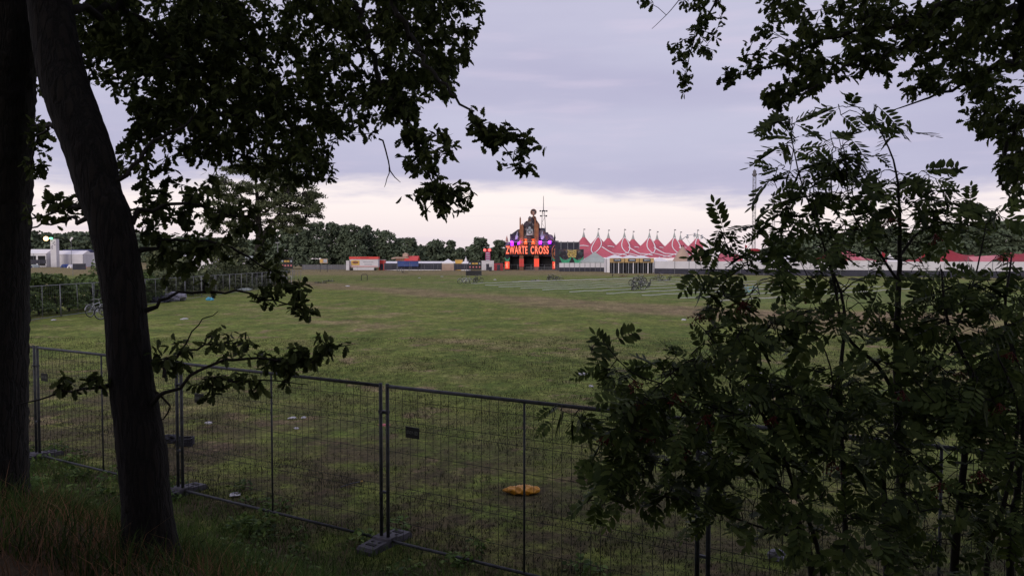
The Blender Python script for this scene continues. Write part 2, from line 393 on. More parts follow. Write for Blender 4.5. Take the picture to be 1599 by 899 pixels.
# ================================================================= ground
def spaced(lo, hi, n, k):
    t = np.linspace(np.arcsinh(lo / k), np.arcsinh(hi / k), n); return np.sinh(t) * k
gx = spaced(-1500, 1500, 260, 3.0); gy = spaced(-300, 3000, 260, 3.0)
GX, GY = np.meshgrid(gx, gy)
GZ = ground_z(GX, GY)
V = np.stack([GX, GY, GZ], -1).reshape(-1, 3)
nx = len(gx); ii = np.arange(len(gy) - 1)[:, None] * nx + np.arange(nx - 1)[None, :]
Q = np.stack([ii, ii + 1, ii + nx + 1, ii + nx], -1).reshape(-1)
def ground_mat():
    m = bpy.data.materials.new('field_turf'); m.use_nodes = True
    global nt, L, tc
    nt = m.node_tree; L = nt.links.new; b = nt.nodes['Principled BSDF']; b.inputs['Roughness'].default_value = 0.95
    b.inputs['Specular IOR Level'].default_value = 0.1
    tc = nd(nt, 'ShaderNodeTexCoord')
    def N(scale, detail=5, rough=0.6, sx=1, sy=1, off=(0, 0, 0)):
        mp = nd(nt, 'ShaderNodeMapping'); mp.inputs['Scale'].default_value = (sx, sy, 1); mp.inputs['Location'].default_value = off
        n = nd(nt, 'ShaderNodeTexNoise'); n.inputs['Scale'].default_value = scale; n.inputs['Detail'].default_value = detail; n.inputs['Roughness'].default_value = rough
        L(tc.outputs['Object'], mp.inputs['Vector']); L(mp.outputs['Vector'], n.inputs['Vector']); return n.outputs['Fac']
    sp = nd(nt, 'ShaderNodeSeparateXYZ'); L(tc.outputs['Object'], sp.inputs[0]); X, Y, Zc = sp.outputs
    fine = N(9.0, 6, 0.75); big = N(0.035, 4, 0.6, off=(13, 2, 0)); mid = N(0.22, 5, 0.65); sm = N(1.1, 5, 0.7, off=(5, 5, 0))
    green = mixc(mr_(mid, 0.3, 0.7), (0.097, 0.142, 0.028), (0.175, 0.206, 0.044))
    green = mixc(math_('MULTIPLY', mr_(sm, 0.4, 0.7), 0.55), green, (0.200, 0.195, 0.056))
    brown = mixc(mr_(mid, 0.3, 0.7), (0.205, 0.145, 0.085), (0.275, 0.20, 0.12))
    # worn track across the middle of the field
    def track(ax, ay, bx, by, width):
        dx, dy = bx - ax, by - ay; l = math.hypot(dx, dy); nx_, ny_ = -dy / l, dx / l
        d = math_('ADD', math_('MULTIPLY', math_('SUBTRACT', X, ax), nx_), math_('MULTIPLY', math_('SUBTRACT', Y, ay), ny_))
        d = math_('ADD', d, math_('MULTIPLY', math_('SUBTRACT', N(0.09, 3), 0.5), 14.0))
        d = math_('ABSOLUTE', d)
        return mr_(d, width, width * 0.25)
    t1 = track(-26, 100, 14, 44, 7.0)
    t2 = track(5, 50, 40, 38, 6.5)
    far = mr_(Y, 140, 175); 
    tr = math_('MAXIMUM', math_('MULTIPLY', t1, 0.85), math_('MULTIPLY', math_('MULTIPLY', t2, mr_(X, 2, 12)), 1.0))
    tr = math_('MAXIMUM', tr, math_('MULTIPLY', far, 0.8))
    patch = mr_(math_('ADD', math_('MULTIPLY', big, 0.55), math_('MULTIPLY', mid, 0.45)), 0.50, 0.63)
    tr = math_('MAXIMUM', tr, math_('MULTIPLY', patch, 0.75))
    tr = math_('MULTIPLY', tr, mr_(sm, 0.25, 0.6, 0.45, 1.0))
    small = mr_(N(0.55, 5, 0.65, off=(3, 9, 0)), 0.565, 0.65)
    tr = math_('MAXIMUM', tr, math_('MULTIPLY', small, 0.8))
    col = mixc(tr, green, brown)
    # bright green strip where the bicycles stood and along the bank foot
    strip = math_('MULTIPLY', mr_(math_('ABSOLUTE', math_('SUBTRACT', math_('ADD', Y, math_('MULTIPLY', X, 0.9)), 95)), 30, 10), mr_(X, -20, 0))
    col = mixc(math_('MULTIPLY', strip, 0.45), col, (0.115, 0.165, 0.052))
    tuft = N(3.2, 5, 0.7, sx=1, sy=0.8, off=(2, 2, 0)); tuft2 = N(0.75, 5, 0.7, sx=1, sy=.6, off=(8, 1, 0))
    for tf, a_, b_ in ((tuft, 0.62, 1.40), (tuft2, 0.72, 1.28)):
        mm = nd(nt, 'ShaderNodeMix', data_type='RGBA', blend_type='MULTIPLY'); mm.inputs[0].default_value = 1.0
        L(col, mm.inputs[6]); L(mixc(mr_(tf, 0.3, 0.7), (a_, a_, a_ * .95), (b_, b_, b_)), mm.inputs[7]); col = mm.outputs[2]
    # dead leaves and bare soil worn near the fence, also painting in tree shade
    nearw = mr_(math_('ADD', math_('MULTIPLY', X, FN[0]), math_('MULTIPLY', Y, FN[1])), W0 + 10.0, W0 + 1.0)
    soil_shade = math_('MULTIPLY', nearw, mr_(N(0.8, 6, 0.75, off=(1, 4, 0)), 0.36, 0.58))
    col = mixc(math_('MULTIPLY', soil_shade, 0.85), col, mixc(mr_(sm, 0.3, 0.7), (0.062, 0.044, 0.032), (0.105, 0.074, 0.052)))
    # bank: dry grass and leaf mould on top
    bankm = mr_(math_('ADD', Zc, math_('MULTIPLY', math_('SUBTRACT', mid, 0.5), 0.8)), 1.1, 1.7)
    col = mixc(bankm, col, mixc(mr_(sm, 0.3, 0.7), (0.075, 0.055, 0.034), (0.125, 0.085, 0.050)))
    lo = mixc(mr_(fine, 0.25, 0.75), (0.42, 0.42, 0.42), (1.55, 1.55, 1.55))
    mu = nd(nt, 'ShaderNodeMix', data_type='RGBA', blend_type='MULTIPLY'); mu.inputs[0].default_value = 1.0
    L(col, mu.inputs[6]); L(lo, mu.inputs[7]); L(mu.outputs[2], b.inputs['Base Color'])
    bp = nd(nt, 'ShaderNodeBump'); bp.inputs['Strength'].default_value = 0.6; bp.inputs['Distance'].default_value = 0.05
    L(fine, bp.inputs['Height']); L(bp.outputs['Normal'], b.inputs['Normal'])
    return m
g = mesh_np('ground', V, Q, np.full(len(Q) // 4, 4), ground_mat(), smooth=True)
tag(g, 'mown festival field with worn brown tracks, rising to a bank near the viewpoint', None, kind='structure')
# ================================================================= leaf templates
def oak_tpl(droop, fold):
    half = [(0.012, 0.0), (0.02, 0.12), (0.13, 0.20), (0.11, 0.31), (0.24, 0.40), (0.16, 0.51), (0.31, 0.62), (0.20, 0.73), (0.25, 0.84), (0.09, 0.93)]
    n = len(half)
    v = [(0, 0.0)] + half + [(0, 1.0)] + [(-x * 0.94, y + 0.02) for x, y in half]
    V = np.array([(x, y, -droop * y * y + fold * abs(x)) for x, y in v])
    V[:, 1] -= 0.0
    r = [0] + list(range(1, n + 1)) + [n + 1]
    l = [0, n + 1] + list(range(2 * n + 1, n + 1, -1))
    return V, np.array(r + l), np.array([len(r), len(l)])
OAK = [oak_tpl(0.25, 0.25), oak_tpl(-0.1, 0.15), oak_tpl(0.5, 0.35)]
def rowan_tpl(droop, seed):
    rr = random.Random(seed); V = []; Lp = []; S = []
    def zc(y): return -droop * y * y
    def poly(pts):
        b = len(V); V.extend(pts); Lp.extend(range(b, b + len(pts))); S.append(len(pts))
    poly([(-0.008, 0, 0), (0.008, 0, 0), (0.006, 0.5, zc(0.5)), (0.003, 0.93, zc(0.93)), (-0.003, 0.93, zc(0.93)), (-0.006, 0.5, zc(0.5))])
    ys = [0.20, 0.34, 0.47, 0.60, 0.72, 0.83]
    lens = [0.30, 0.36, 0.38, 0.37, 0.34, 0.29]
    def leaflet(y0, ang, ln, side):
        a = math.radians(ang) * side
        d = np.array([math.sin(a), math.cos(a)]); p = np.array([d[1], -d[0]])
        w = ln * 0.205; tilt = rr.uniform(-0.1, 0.3)
        pts = []
        for t, k in ((0, 0.08), (0.22, 0.8), (0.5, 1.0), (0.78, 0.72), (1.0, 0.0), (0.78, -0.72), (0.5, -1.0), (0.22, -0.8)):
            q = np.array([0, y0]) + d * ln * t + p * w * k
            pts.append((q[0], q[1], zc(y0) - tilt * ln * t - 0.25 * w * abs(k) * 0))
        poly(pts)
    for y, ln in zip(ys, lens):
        for s in (-1, 1): leaflet(y + rr.uniform(-0.012, 0.012), rr.uniform(50, 68), ln * rr.uniform(0.92, 1.05), s)
    leaflet(0.92, rr.uniform(-6, 6), 0.28, 1)
    return np.array(V), np.array(Lp), np.array(S)
ROWAN = [rowan_tpl(0.15, 1), rowan_tpl(0.45, 2), rowan_tpl(0.75, 3), rowan_tpl(0.3, 4)]
def clump_tpl(seed, n=6):
    rr = random.Random(seed); pts = []
    for k in range(n):
        a = 2 * math.pi * k / n + rr.uniform(-0.3, 0.3); r = rr.uniform(0.3, 0.6)
        pts.append((r * math.cos(a), r * math.sin(a), rr.uniform(-0.1, 0.1)))
    return np.array(pts), np.arange(n), np.array([n])
CLUMP = [clump_tpl(s, n) for s, n in ((1, 5), (2, 6), (3, 5), (4, 4))]

def rand_dirs(n):
    d = rng.normal(size=(n, 3)); return d / np.linalg.norm(d, axis=1, keepdims=True)

def catmull(pts, step):
    """pts: list of (Vector, radius) -> evenly resampled"""
    P = [Vector(p) for p, _ in pts]; Rr = [r for _, r in pts]; out = []
    for i in range(len(P) - 1):
        p0, p1, p2, p3 = P[max(i - 1, 0)], P[i], P[i + 1], P[min(i + 2, len(P) - 1)]
        n = max(2, int((p2 - p1).length / step))
        for k in range(n):
            t = k / n
            q = 0.5 * ((2 * p1) + (p2 - p0) * t + (2 * p0 - 5 * p1 + 4 * p2 - p3) * t * t + (3 * p1 - p0 - 3 * p2 + p3) * t ** 3)
            out.append((q, Rr[i] * (1 - t) + Rr[i + 1] * t))
    out.append((P[-1], Rr[-1])); return out

class Skeleton:
    def __init__(self): self.P = []; self.Rd = []; self.paths = []
    def limb(self, pts, step=0.06, n=8, wob=0.0):
        c = catmull(pts, step)
        if wob:
            c = [(p + Vector(rng.normal(size=3)) * wob * min(r, 0.03) * 8, r) for p, r in c]
        self.paths.append(([p for p, _ in c], [r for _, r in c], n))
        self.P += [tuple(p) for p, _ in c]; self.Rd += [r for _, r in c]
    def attach(self, C, r0=0.007, r1=0.0022, sag=0.12, maxlen=9.0):
        """grow a twig to each cluster centre from the nearest wood; returns twig end directions"""
        C = np.asarray(C); P = np.asarray(self.P)
        dist = np.array([np.min(((P - c) ** 2).sum(1)) for c in C])
        order = np.argsort(dist); D = np.zeros_like(C)
        cap = len(P) + len(C) * 6
        A = np.zeros((cap, 3)); A[:len(P)] = P; RR = np.zeros(cap); RR[:len(P)] = self.Rd; m = len(P)
        for i in order:
            c = C[i]; d2 = ((A[:m] - c) ** 2).sum(1); j = int(np.argmin(d2)); a = A[j]; ln = math.sqrt(d2[j])
            if ln < 1e-3: D[i] = (0, 0, 1); continue
            rs = min(r0 + 0.006 * ln, max(RR[j] * 0.75, 0.003))
            k = 2 if ln < 0.25 else (3 if ln < 0.6 else 5)
            off = rng.normal(size=3) * 0.10 * ln; off[2] += sag * ln
            pts = [a + (c - a) * t + off * math.sin(math.pi * t) for t in np.linspace(0, 1, k + 1)]
            rad = [rs + (r1 - rs) * t for t in np.linspace(0, 1, k + 1)]
            self.paths.append(([Vector(p) for p in pts], rad, 4 if rs < 0.008 else 5))
            for p, rr_ in zip(pts[1:], rad[1:]):
                A[m] = p; RR[m] = rr_; m += 1
            D[i] = (pts[-1] - pts[-2]) / (np.linalg.norm(pts[-1] - pts[-2]) + 1e-9)
        return D
    def mesh(self, name, mat_, parent, lo=0.0, hi=9.0):
        b = MB()
        for pts, rad, n in self.paths:
            if len(pts) > 1 and lo <= rad[0] < hi: b.tube(pts, rad, n, cap=False)
        return b.build(name, mat_, parent, smooth=True)

def ell(lst):
    out = []
    for cx, cy, rx, ry, y0, y1, n in lst:
        k = 0
        while k < n:
            a, b = random.uniform(-1, 1), random.uniform(-1, 1)
            if a * a + b * b > 1: continue
            out.append(at(cx + rx * a, cy + ry * b, random.uniform(y0, y1))); k += 1
    return out

def leaf_rosettes(C, D, per, length, spread, tpl, jit=0.25, upn=0.9, droop=0.35):
    C = np.asarray(C); n = len(C) * per
    P = np.repeat(C, per, 0); DD = np.repeat(D, per, 0)
    back = rng.uniform(0, spread, size=(n, 1))
    P = P - DD * back + rand_dirs(n) * rng.uniform(0, 0.02, (n, 1))
    d = rand_dirs(n) * 1.0 + DD * 0.7; d[:, 2] -= droop
    N = rand_dirs(n) * 0.75; N[:, 2] += upn
    S = length * rng.uniform(0.62, 1.12, n)
    return stamp(tpl, P, d, N, S)

# ================================================================= the leaning oak
def trunk_mesh(path, name, parent, n=28, amp=0.055, seed=1):
    c = catmull(path, 0.035)
    pts = [p for p, _ in c]; rad = [r for _, r in c]
    b = MB(); b.tube(pts, rad, n, cap=True)
    V = np.array(b.v); m = len(pts)
    cent = np.repeat(np.array([tuple(p) for p in pts]), n, 0)
    k = np.tile(np.arange(n), m) * 2 * np.pi / n; h = np.repeat(np.arange(m) * 0.035, n)
    rr = np.repeat(np.array(rad), n)
    rs = np.random.default_rng(seed); ph = rs.uniform(0, 6.28, 8)
    dis = 0.5 * np.sin(3 * k + 1.3 * h + ph[0]) + 0.6 * np.sin(5 * k - 0.9 * h + ph[1]) + 0.55 * np.sin(11 * k + 1.5 * np.sin(2.1 * h) + ph[2]) * np.sin(5 * h + ph[3] + 2 * k) + 0.4 * np.sin(2.2 * h + ph[4]) + 0.5 * rs.normal(size=len(k))
    fl = np.clip(1 - (V[:, 2] - V[:, 2].min() - .15) / .55, 0, 1) ** 2
    V = cent + (V - cent) * (1 + amp * dis * 0.55 + fl * .55 * np.maximum(0, np.sin(2.5 * k + ph[5])) ** 1.5)[:, None]
    b.v = [tuple(p) for p in V]
    return b.build(name, M['bark'], parent, smooth=True)

YT = 4.5
def tp(px, py, y, wpx): return (at(px, py, y), wpx / 2 / F * y)
base = at(237, 866, YT)
oak = thing('oak_tree', 'leaning dark oak trunk in front of the fence with leafy low branches', 'tree', (0, 0, 0))
WK = .86
tpath = [(at(240, 935, YT), 0.24), tp(238, 880, YT, 96), tp(236, 850, YT, 84), tp(229, 780, YT, 82), tp(221, 700, YT, 84), tp(206, 600, YT, 75), tp(197, 500, YT, 72),
         tp(192, 450, YT, 74), tp(172, 345, YT, 74), tp(155, 300, YT + .02, 74), tp(140, 240, YT + .05, 80), tp(107, 150, YT + .1, 80), tp(91, 90, YT + .15, 76), tp(77, 0, YT + .2, 70),
         tp(62, -120, YT + .3, 64), tp(50, -320, YT + .4, 56), tp(70, -600, YT + .3, 44), tp(60, -900, YT + .2, 30), tp(80, -1250, YT, 16)]
tpath = [(p, r * WK) for p, r in tpath]
trunk_mesh(tpath, 'trunk', oak, seed=3)
sk = Skeleton()
sk.P += [tuple(p) for p, r in catmull(tpath, 0.1)]; sk.Rd += [r for p, r in catmull(tpath, 0.1)]
def limb(s, *pts, n=7, step=0.06, wob=0.15):
    s.limb([(at(a, b, y), r) for a, b, y, r in pts], step, n, wob)
# big limbs arching over the top of the picture and down
limb(sk, (60, -120, 4.8, .10), (180, -230, 5.3, .085), (330, -240, 5.8, .07), (450, -140, 6.0, .055), (537, 0, 6.0, .03), (571, 50, 6, .024), (588, 111, 5.9, .02), (611, 159, 5.7, .016), (635, 189, 5.6, .012), (659, 230, 5.5, .008), (680, 300, 5.4, .005))
limb(sk, (330, -240, 5.8, .06), (470, -190, 5.6, .045), (560, -90, 5.4, .032), (615, 10, 5.3, .02), (642, 61, 5.2, .016), (676, 115, 5.0, .012), (703, 145, 4.9, .009), (750, 193, 4.8, .006), (790, 235, 4.75, .004), (805, 262, 4.7, .003))
limb(sk, (75, -20, 4.75, .08), (190, -60, 5.4, .06), (300, -20, 6.2, .045), (380, 60, 6.8, .03), (430, 150, 6.9, .018), (480, 230, 6.8, .01), (510, 268, 6.6, .006))
limb(sk, (92, 40, 4.7, .03), (190, 10, 5.2, .02), (270, 90, 5.4, .018), (294, 176, 5.4, .010), (330, 220, 5.5, .010), (400, 250, 5.7, .006))
limb(sk, (165, 285, 4.5, .016), (205, 258, 4.6, .012), (257, 216, 4.8, .011), (310, 180, 5.1, .008), (380, 180, 5.4, .007))
limb(sk, (180, 360, 4.5, .03), (240, 325, 4.6, .012), (300, 315, 4.75, .009), (360, 335, 4.9, .008), (420, 330, 5.2, .005))
limb(sk, (192, 410, 4.5, .03), (245, 385, 4.65, .011), (310, 375, 4.8, .008), (370, 395, 4.95, .008), (430, 425, 5.1, .004))
limb(sk, (208, 505, 4.5, .03), (238, 480, 4.5, .012), (262, 466, 4.55, .009), (300, 458, 4.65, .008), (370, 456, 4.8, .007), (410, 468, 4.9, .007), (445, 476, 5.0, .005), (482, 488, 5.05, .003), n=6)
limb(sk, (215, 640, 4.5, .03), (245, 620, 4.45, .013), (300, 588, 4.5, .010), (335, 566, 4.6, .009), (400, 561, 4.75, .008), (470, 567, 4.9, .007), (515, 545, 4.95, .004), (548, 537, 5.0, .0025), n=6)
limb(sk, (248, 590, 4.45, .012), (262, 560, 4.5, .010), (290, 548, 4.6, .008), (325, 537, 4.7, .006), (370, 536, 4.8, .004), n=5)
limb(sk, (285, 548, 4.6, .006), (300, 518, 4.65, .005), (320, 500, 4.7, .004), (341, 484, 4.75, .0025), n=4)
limb(sk, (330, 590, 4.6, .007), (370, 597, 4.7, .006), (430, 594, 4.8, .004), (480, 600, 4.85, .0025), n=4)
limb(sk, (240, 610, 4.45, .008), (264, 628, 4.45, .006), (262, 645, 4.45, .005), (250, 655, 4.45, .003), n=4)
limb(sk, (185, 600, 4.5, .03), (150, 605, 4.45, .010), (110, 610, 4.45, .007), (60, 622, 4.45, .005), (25, 633, 4.45, .003), n=5)
limb(sk, (150, 320, 4.5, .03), (110, 322, 4.7, .010), (70, 337, 4.9, .007), (40, 348, 5.0, .005), n=5)
limb(sk, (160, 345, 4.5, .03), (120, 342, 4.7, .009), (80, 347, 4.9, .007), (42, 358, 5.0, .005), n=5)
limb(sk, (110, 180, 4.6, .03), (75, 200, 4.9, .009), (55, 230, 5.1, .006), (50, 262, 5.2, .004), n=5)
limb(sk, (590, 213, 5.6, .007), (603, 235, 5.55, .006), (608, 265, 5.5, .005), (625, 285, 5.5, .002), n=4)   # dead twig
limb(sk, (608, 262, 5.5, .004), (604, 280, 5.5, .003), (600, 292, 5.5, .002), n=4)
# upper crown limbs (out of the picture, they shade the bank)
limb(sk, (50, -320, 4.9, .12), (-150, -560, 3.8, .09), (-500, -800, 2.8, .06), (-900, -1500, 2.2, .03), step=0.2)
limb(sk, (70, -600, 4.8, .10), (300, -900, 4.0, .07), (700, -1300, 3.4, .04), (1100, -1900, 2.6, .02), step=0.2)
limb(sk, (60, -900, 4.7, .08), (200, -1200, 6.0, .06), (420, -1000, 8.0, .03), step=0.2)
C = ell([(250, 40, 150, 70, 5.2, 9.5, 260), (400, 60, 140, 110, 5.2, 9.5, 380), (560, 60, 130, 100, 5.2, 9, 330), (675, 40, 76, 80, 5.6, 8.5, 170), (70, 50, 60, 100, 6.2, 9, 110), (150, 30, 70, 60, 5.4, 8, 60),
         (340, 160, 100, 70, 5, 8.5, 160), (450, 190, 90, 62, 5.2, 8.5, 150), (560, 165, 100, 50, 5.3, 8.5, 120), (650, 140, 60, 38, 5.2, 7, 44), (690, 120, 40, 30, 5.5, 7, 15),
         (668, 240, 40, 44, 5.1, 5.8, 30), (690, 312, 42, 26, 5.1, 5.6, 28), (645, 215, 22, 20, 5.2, 5.8, 6),
         (768, 206, 32, 26, 4.7, 4.95, 16), (815, 212, 14, 18, 4.65, 4.85, 7), (803, 261, 13, 7, 4.65, 4.75, 3),
         (500, 262, 24, 28, 5.8, 7.2, 24), (430, 255, 60, 38, 5.6, 7.6, 50), (345, 235, 55, 30, 5.2, 7, 24), (240, 120, 70, 55, 5, 8, 100), (330, 90, 100, 70, 5, 8, 90), (200, 60, 60, 50, 5, 7, 50), (285, 205, 60, 45, 5, 7, 55), (225, 195, 35, 40, 4.9, 6.5, 26), (200, 240, 20, 30, 4.8, 6, 8),
         (235, 265, 30, 25, 4.6, 5.2, 6), (280, 312, 60, 36, 4.6, 5.5, 17), (235, 345, 28, 45, 4.6, 5.4, 12), (345, 340, 55, 30, 4.7, 5.6, 8),
         (390, 295, 60, 30, 5.2, 7, 5), (375, 385, 75, 36, 4.7, 5.8, 13), (285, 415, 50, 45, 4.65, 5.6, 19), (290, 365, 55, 35, 4.65, 5.4, 16), (440, 425, 28, 22, 5, 5.8, 5),
         (60, 205, 18, 22, 5, 5.5, 7), (55, 265, 12, 18, 5, 5.4, 4), (72, 322, 32, 10, 4.8, 5.2, 6), (108, 312, 18, 18, 4.7, 5.0, 5), (145, 80, 25, 30, 4.8, 6, 8), (150, 120, 25, 20, 4.8, 5.6, 5)])
D = sk.attach(C)
C2 = ell([(445, 458, 28, 12, 4.85, 5.15, 8), (472, 484, 20, 12, 4.95, 5.15, 10), (405, 462, 28, 10, 4.8, 5.0, 5), (468, 446, 14, 8, 4.9, 5.1, 5),
         (275, 560, 45, 36, 4.45, 4.9, 15), (330, 602, 50, 18, 4.5, 4.9, 12), (360, 532, 50, 22, 4.6, 5, 12), (450, 562, 46, 28, 4.75, 5.1, 29), (490, 555, 28, 32, 4.8, 5.1, 19),
         (400, 602, 50, 12, 4.7, 4.95, 8), (525, 540, 20, 10, 4.9, 5.05, 3), (115, 597, 38, 13, 4.4, 4.6, 12)])
D2 = sk.attach(C2, r0=0.0045, r1=0.0014)
vC = leaf_rosettes(C2, D2, 6, 0.074, 0.10, OAK)
vA = leaf_rosettes(C, D, 11, 0.076, 0.17, OAK)
# crown above and behind the viewpoint, extra unseen clumps added to shade the field
U = []
for (cx, cy, cz, rx, ry, rz, n) in ((-3.2, 5.5, 8.6, 4.2, 3.6, 2.2, 420), (-3.5, 1.5, 8.5, 4.5, 3.5, 2.4, 420), (0.6, 3.0, 9.2, 3.6, 3.4, 2.0, 380), (-2.0, 8.6, 8.6, 3.4, 2.4, 1.9, 300), (1.8, 7.0, 9.0, 3.6, 2.4, 1.8, 300), (-1.5, 10.5, 10.2, 4.0, 2.2, 1.5, 260), (4.0, 9.6, 9.8, 3.2, 2.2, 1.6, 240), (-7.5, 4.5, 8.5, 3.5, 4, 2.5, 260)):
    u = rand_dirs(n) * (rng.uniform(0.15, 1, (n, 1)) ** 0.45); U.append(u * np.array([rx, ry, rz]) + np.array([cx, cy, cz]))
U = np.concatenate(U)
DU = sk.attach(U, r0=0.012, sag=0.05)
vB = leaf_rosettes(U, DU, 11, 0.20, 0.40, OAK)
def crown_mesh(parts, name, m, parent):
    V = []; Ls = []; S = []; off = 0
    for v, l, s in parts: V.append(v); Ls.append(l + off); S.append(s); off += len(v)
    return mesh_np(name, np.concatenate(V), np.concatenate(Ls), np.concatenate(S), m, parent)
crown_mesh([vA, vC, vB], 'crown', M['oak_leaf'], oak)
sk.mesh('branch', M['twig'], oak)

# ================================================================= thick trunk at the edge
oak2 = thing('oak_tree', 'thick straight tree trunk filling the dark edge of the picture beside the bank', 'tree', (0, 0, 0))
YB = 5.8
p2 = [(at(-18, 860, YB), 0.34), tp(-15, 815, YB, 118), tp(-17, 740, YB, 106), tp(-17, 600, YB, 104), tp(-16, 450, YB, 106), tp(-14, 300, YB, 110), tp(-11, 150, YB, 112), tp(-10, 0, YB, 108),
      tp(-14, -250, YB, 98), tp(-30, -520, YB, 80), tp(-20, -850, YB, 56), tp(-30, -1200, YB, 26)]
trunk_mesh(p2, 'trunk', oak2, n=32, seed=9)
s2 = Skeleton(); s2.P += [tuple(p) for p, r in catmull(p2, 0.1)]; s2.Rd += [r for p, r in catmull(p2, 0.1)]
limb(s2, (-30, -520, 5.8, .12), (-300, -800, 6.5, .08), (-700, -1000, 7.5, .04), step=0.2)
limb(s2, (-15, -350, 5.8, .12), (200, -600, 6.8, .08), (420, -700, 8.0, .04), step=0.2)
U = []
for (cx, cy, cz, rx, ry, rz, n) in ((-5.5, 8.5, 9.6, 4.0, 3.4, 2.6, 420), (-8.5, 4.5, 8.0, 3.2, 3.4, 2.8, 300)):
    u = rand_dirs(n) * (rng.uniform(0.15, 1, (n, 1)) ** 0.45); U.append(u * np.array([rx, ry, rz]) + np.array([cx, cy, cz]))
U = np.concatenate(U); DU = s2.attach(U, r0=0.012, sag=0.05)
crown_mesh([leaf_rosettes(U, DU, 11, 0.2, 0.4, OAK)], 'crown', M['oak_leaf'], oak2)
s2.mesh('branch', M['twig'], oak2)

# ================================================================= oak whose branches hang in from the other side
oak3 = thing('oak_tree', 'oak foliage hanging down over the rowan bushes from the upper right', 'tree', (0, 0, 0))
bx, by = 5.6, 3.2
p3 = [(Vector((bx, by, ground_z(bx, by) - .3)), .34), (Vector((bx, by, ground_z(bx, by) + .2)), .27), (Vector((bx + .1, by + .1, 3)), .24), (Vector((bx, by + .2, 5)), .2), (Vector((bx - .2, by + .3, 7)), .16), (Vector((bx - .1, by, 9.5)), .1), (Vector((bx, by, 12)), .04)]
trunk_mesh(p3, 'trunk', oak3, seed=5)
s3 = Skeleton(); s3.P += [tuple(p) for p, r in catmull(p3, 0.1)]; s3.Rd += [r for p, r in catmull(p3, 0.1)]
def limbw(s, first, *pts, n=7):
    s.limb([(Vector(first[0]), first[1])] + [(at(a, b, y), r) for a, b, y, r in pts], 0.07, n, 0.15)
limbw(s3, ((bx, by + .2, 4.9), .09), (1700, -40, 4.8, .05), (1599, 14, 5.2, .035), (1500, 16, 5.5, .028), (1380, 44, 5.7, .02), (1290, 62, 5.8, .014), (1240, 92, 5.8, .009), (1180, 110, 5.7, .005), (1140, 122, 5.7, .003))
limbw(s3, ((bx - .2, by + .3, 6.6), .09), (1600, -350, 5.6, .06), (1450, -330, 6.5, .045), (1300, -200, 7, .03), (1180, -70, 7.2, .018), (1120, 0, 7.2, .01), (1085, 60, 7.2, .006), (1070, 125, 7.2, .003))
limbw(s3, ((bx, by + .2, 4.2), .08), (1720, 60, 5, .04), (1640, 130, 5.6, .03), (1590, 200, 6.0, .018), (1560, 270, 6.1, .01), (1585, 320, 6.1, .005))
limbw(s3, ((bx, by + .2, 4.7), .07), (1680, 20, 5.2, .04), (1580, 90, 5.8, .025), (1500, 130, 6.2, .014), (1440, 155, 6.3, .008), (1395, 172, 6.3, .004))
limb(s3, (1500, 16, 5.5, .016), (1420, 70, 5.3, .012), (1330, 100, 5.1, .009), (1270, 135, 4.95, .006), (1225, 155, 4.9, .003), n=5)
limb(s3, (1180, -60, 7.2, .010), (1100, -40, 7.2, .006), (1040, 25, 7.2, .003), (1018, 45, 7.2, .002), n=4)
C = ell([(1560, 55, 60, 62, 4.8, 7.6, 84), (1480, 40, 80, 46, 4.8, 7.6, 74), (1400, 36, 80, 46, 4.9, 7.4, 64), (1320, 38, 65, 52, 5, 7.2, 48), (1232, 48, 50, 52, 5.2, 7, 30), (1285, 110, 55, 26, 5, 6, 22),
         (1180, 98, 22, 18, 5.5, 6.2, 5), (1137, 112, 12, 12, 5.6, 5.9, 3), (1098, 22, 34, 32, 6.8, 8, 15), (1066, 90, 18, 30, 7, 7.6, 8), (1102, 65, 28, 30, 7, 7.8, 8), (1073, 132, 11, 14, 7, 7.4, 4), (998, 4, 10, 7, 7, 7.5, 2),
         (1550, 165, 48, 60, 5.4, 8, 80), (1585, 255, 24, 60, 5.4, 8, 56), (1478, 112, 45, 35, 5.4, 7.5, 34), (1432, 132, 30, 22, 5.8, 7, 11), (1220, 150, 28, 14, 4.85, 5.3, 9), (1255, 130, 25, 18, 4.9, 5.5, 8), (1360, 105, 40, 22, 5, 5.8, 14), (1640, 150, 40, 150, 5, 7.5, 90)])
D = s3.attach(C)
vA = leaf_rosettes(C, D, 11, 0.080, 0.17, OAK)
U = []
for (cx, cy, cz, rx, ry, rz, n) in ((5.5, 4.5, 8.2, 3.6, 3.4, 2.6, 480), (2.5, 0.5, 8.8, 3.2, 3.4, 2.0, 340), (7.5, 1.0, 7.0, 3.2, 3.6, 3.0, 300), (4.2, 7.4, 8.8, 2.8, 2.4, 1.8, 220)):
    u = rand_dirs(n) * (rng.uniform(0.15, 1, (n, 1)) ** 0.45); U.append(u * np.array([rx, ry, rz]) + np.array([cx, cy, cz]))
U = np.concatenate(U); DU = s3.attach(U, r0=0.012, sag=0.05)
crown_mesh([vA, leaf_rosettes(U, DU, 11, 0.2, 0.4, OAK)], 'crown', M['oak_leaf'], oak3)
s3.mesh('branch', M['twig'], oak3)
rebase(oak3, (bx, by, float(ground_z(bx, by))))
rebase(oak, tuple(gp(237, 866, 1.6)))
_q = at(-15, 815, YB); rebase(oak2, (_q.x, YB, float(ground_z(_q.x, YB))))
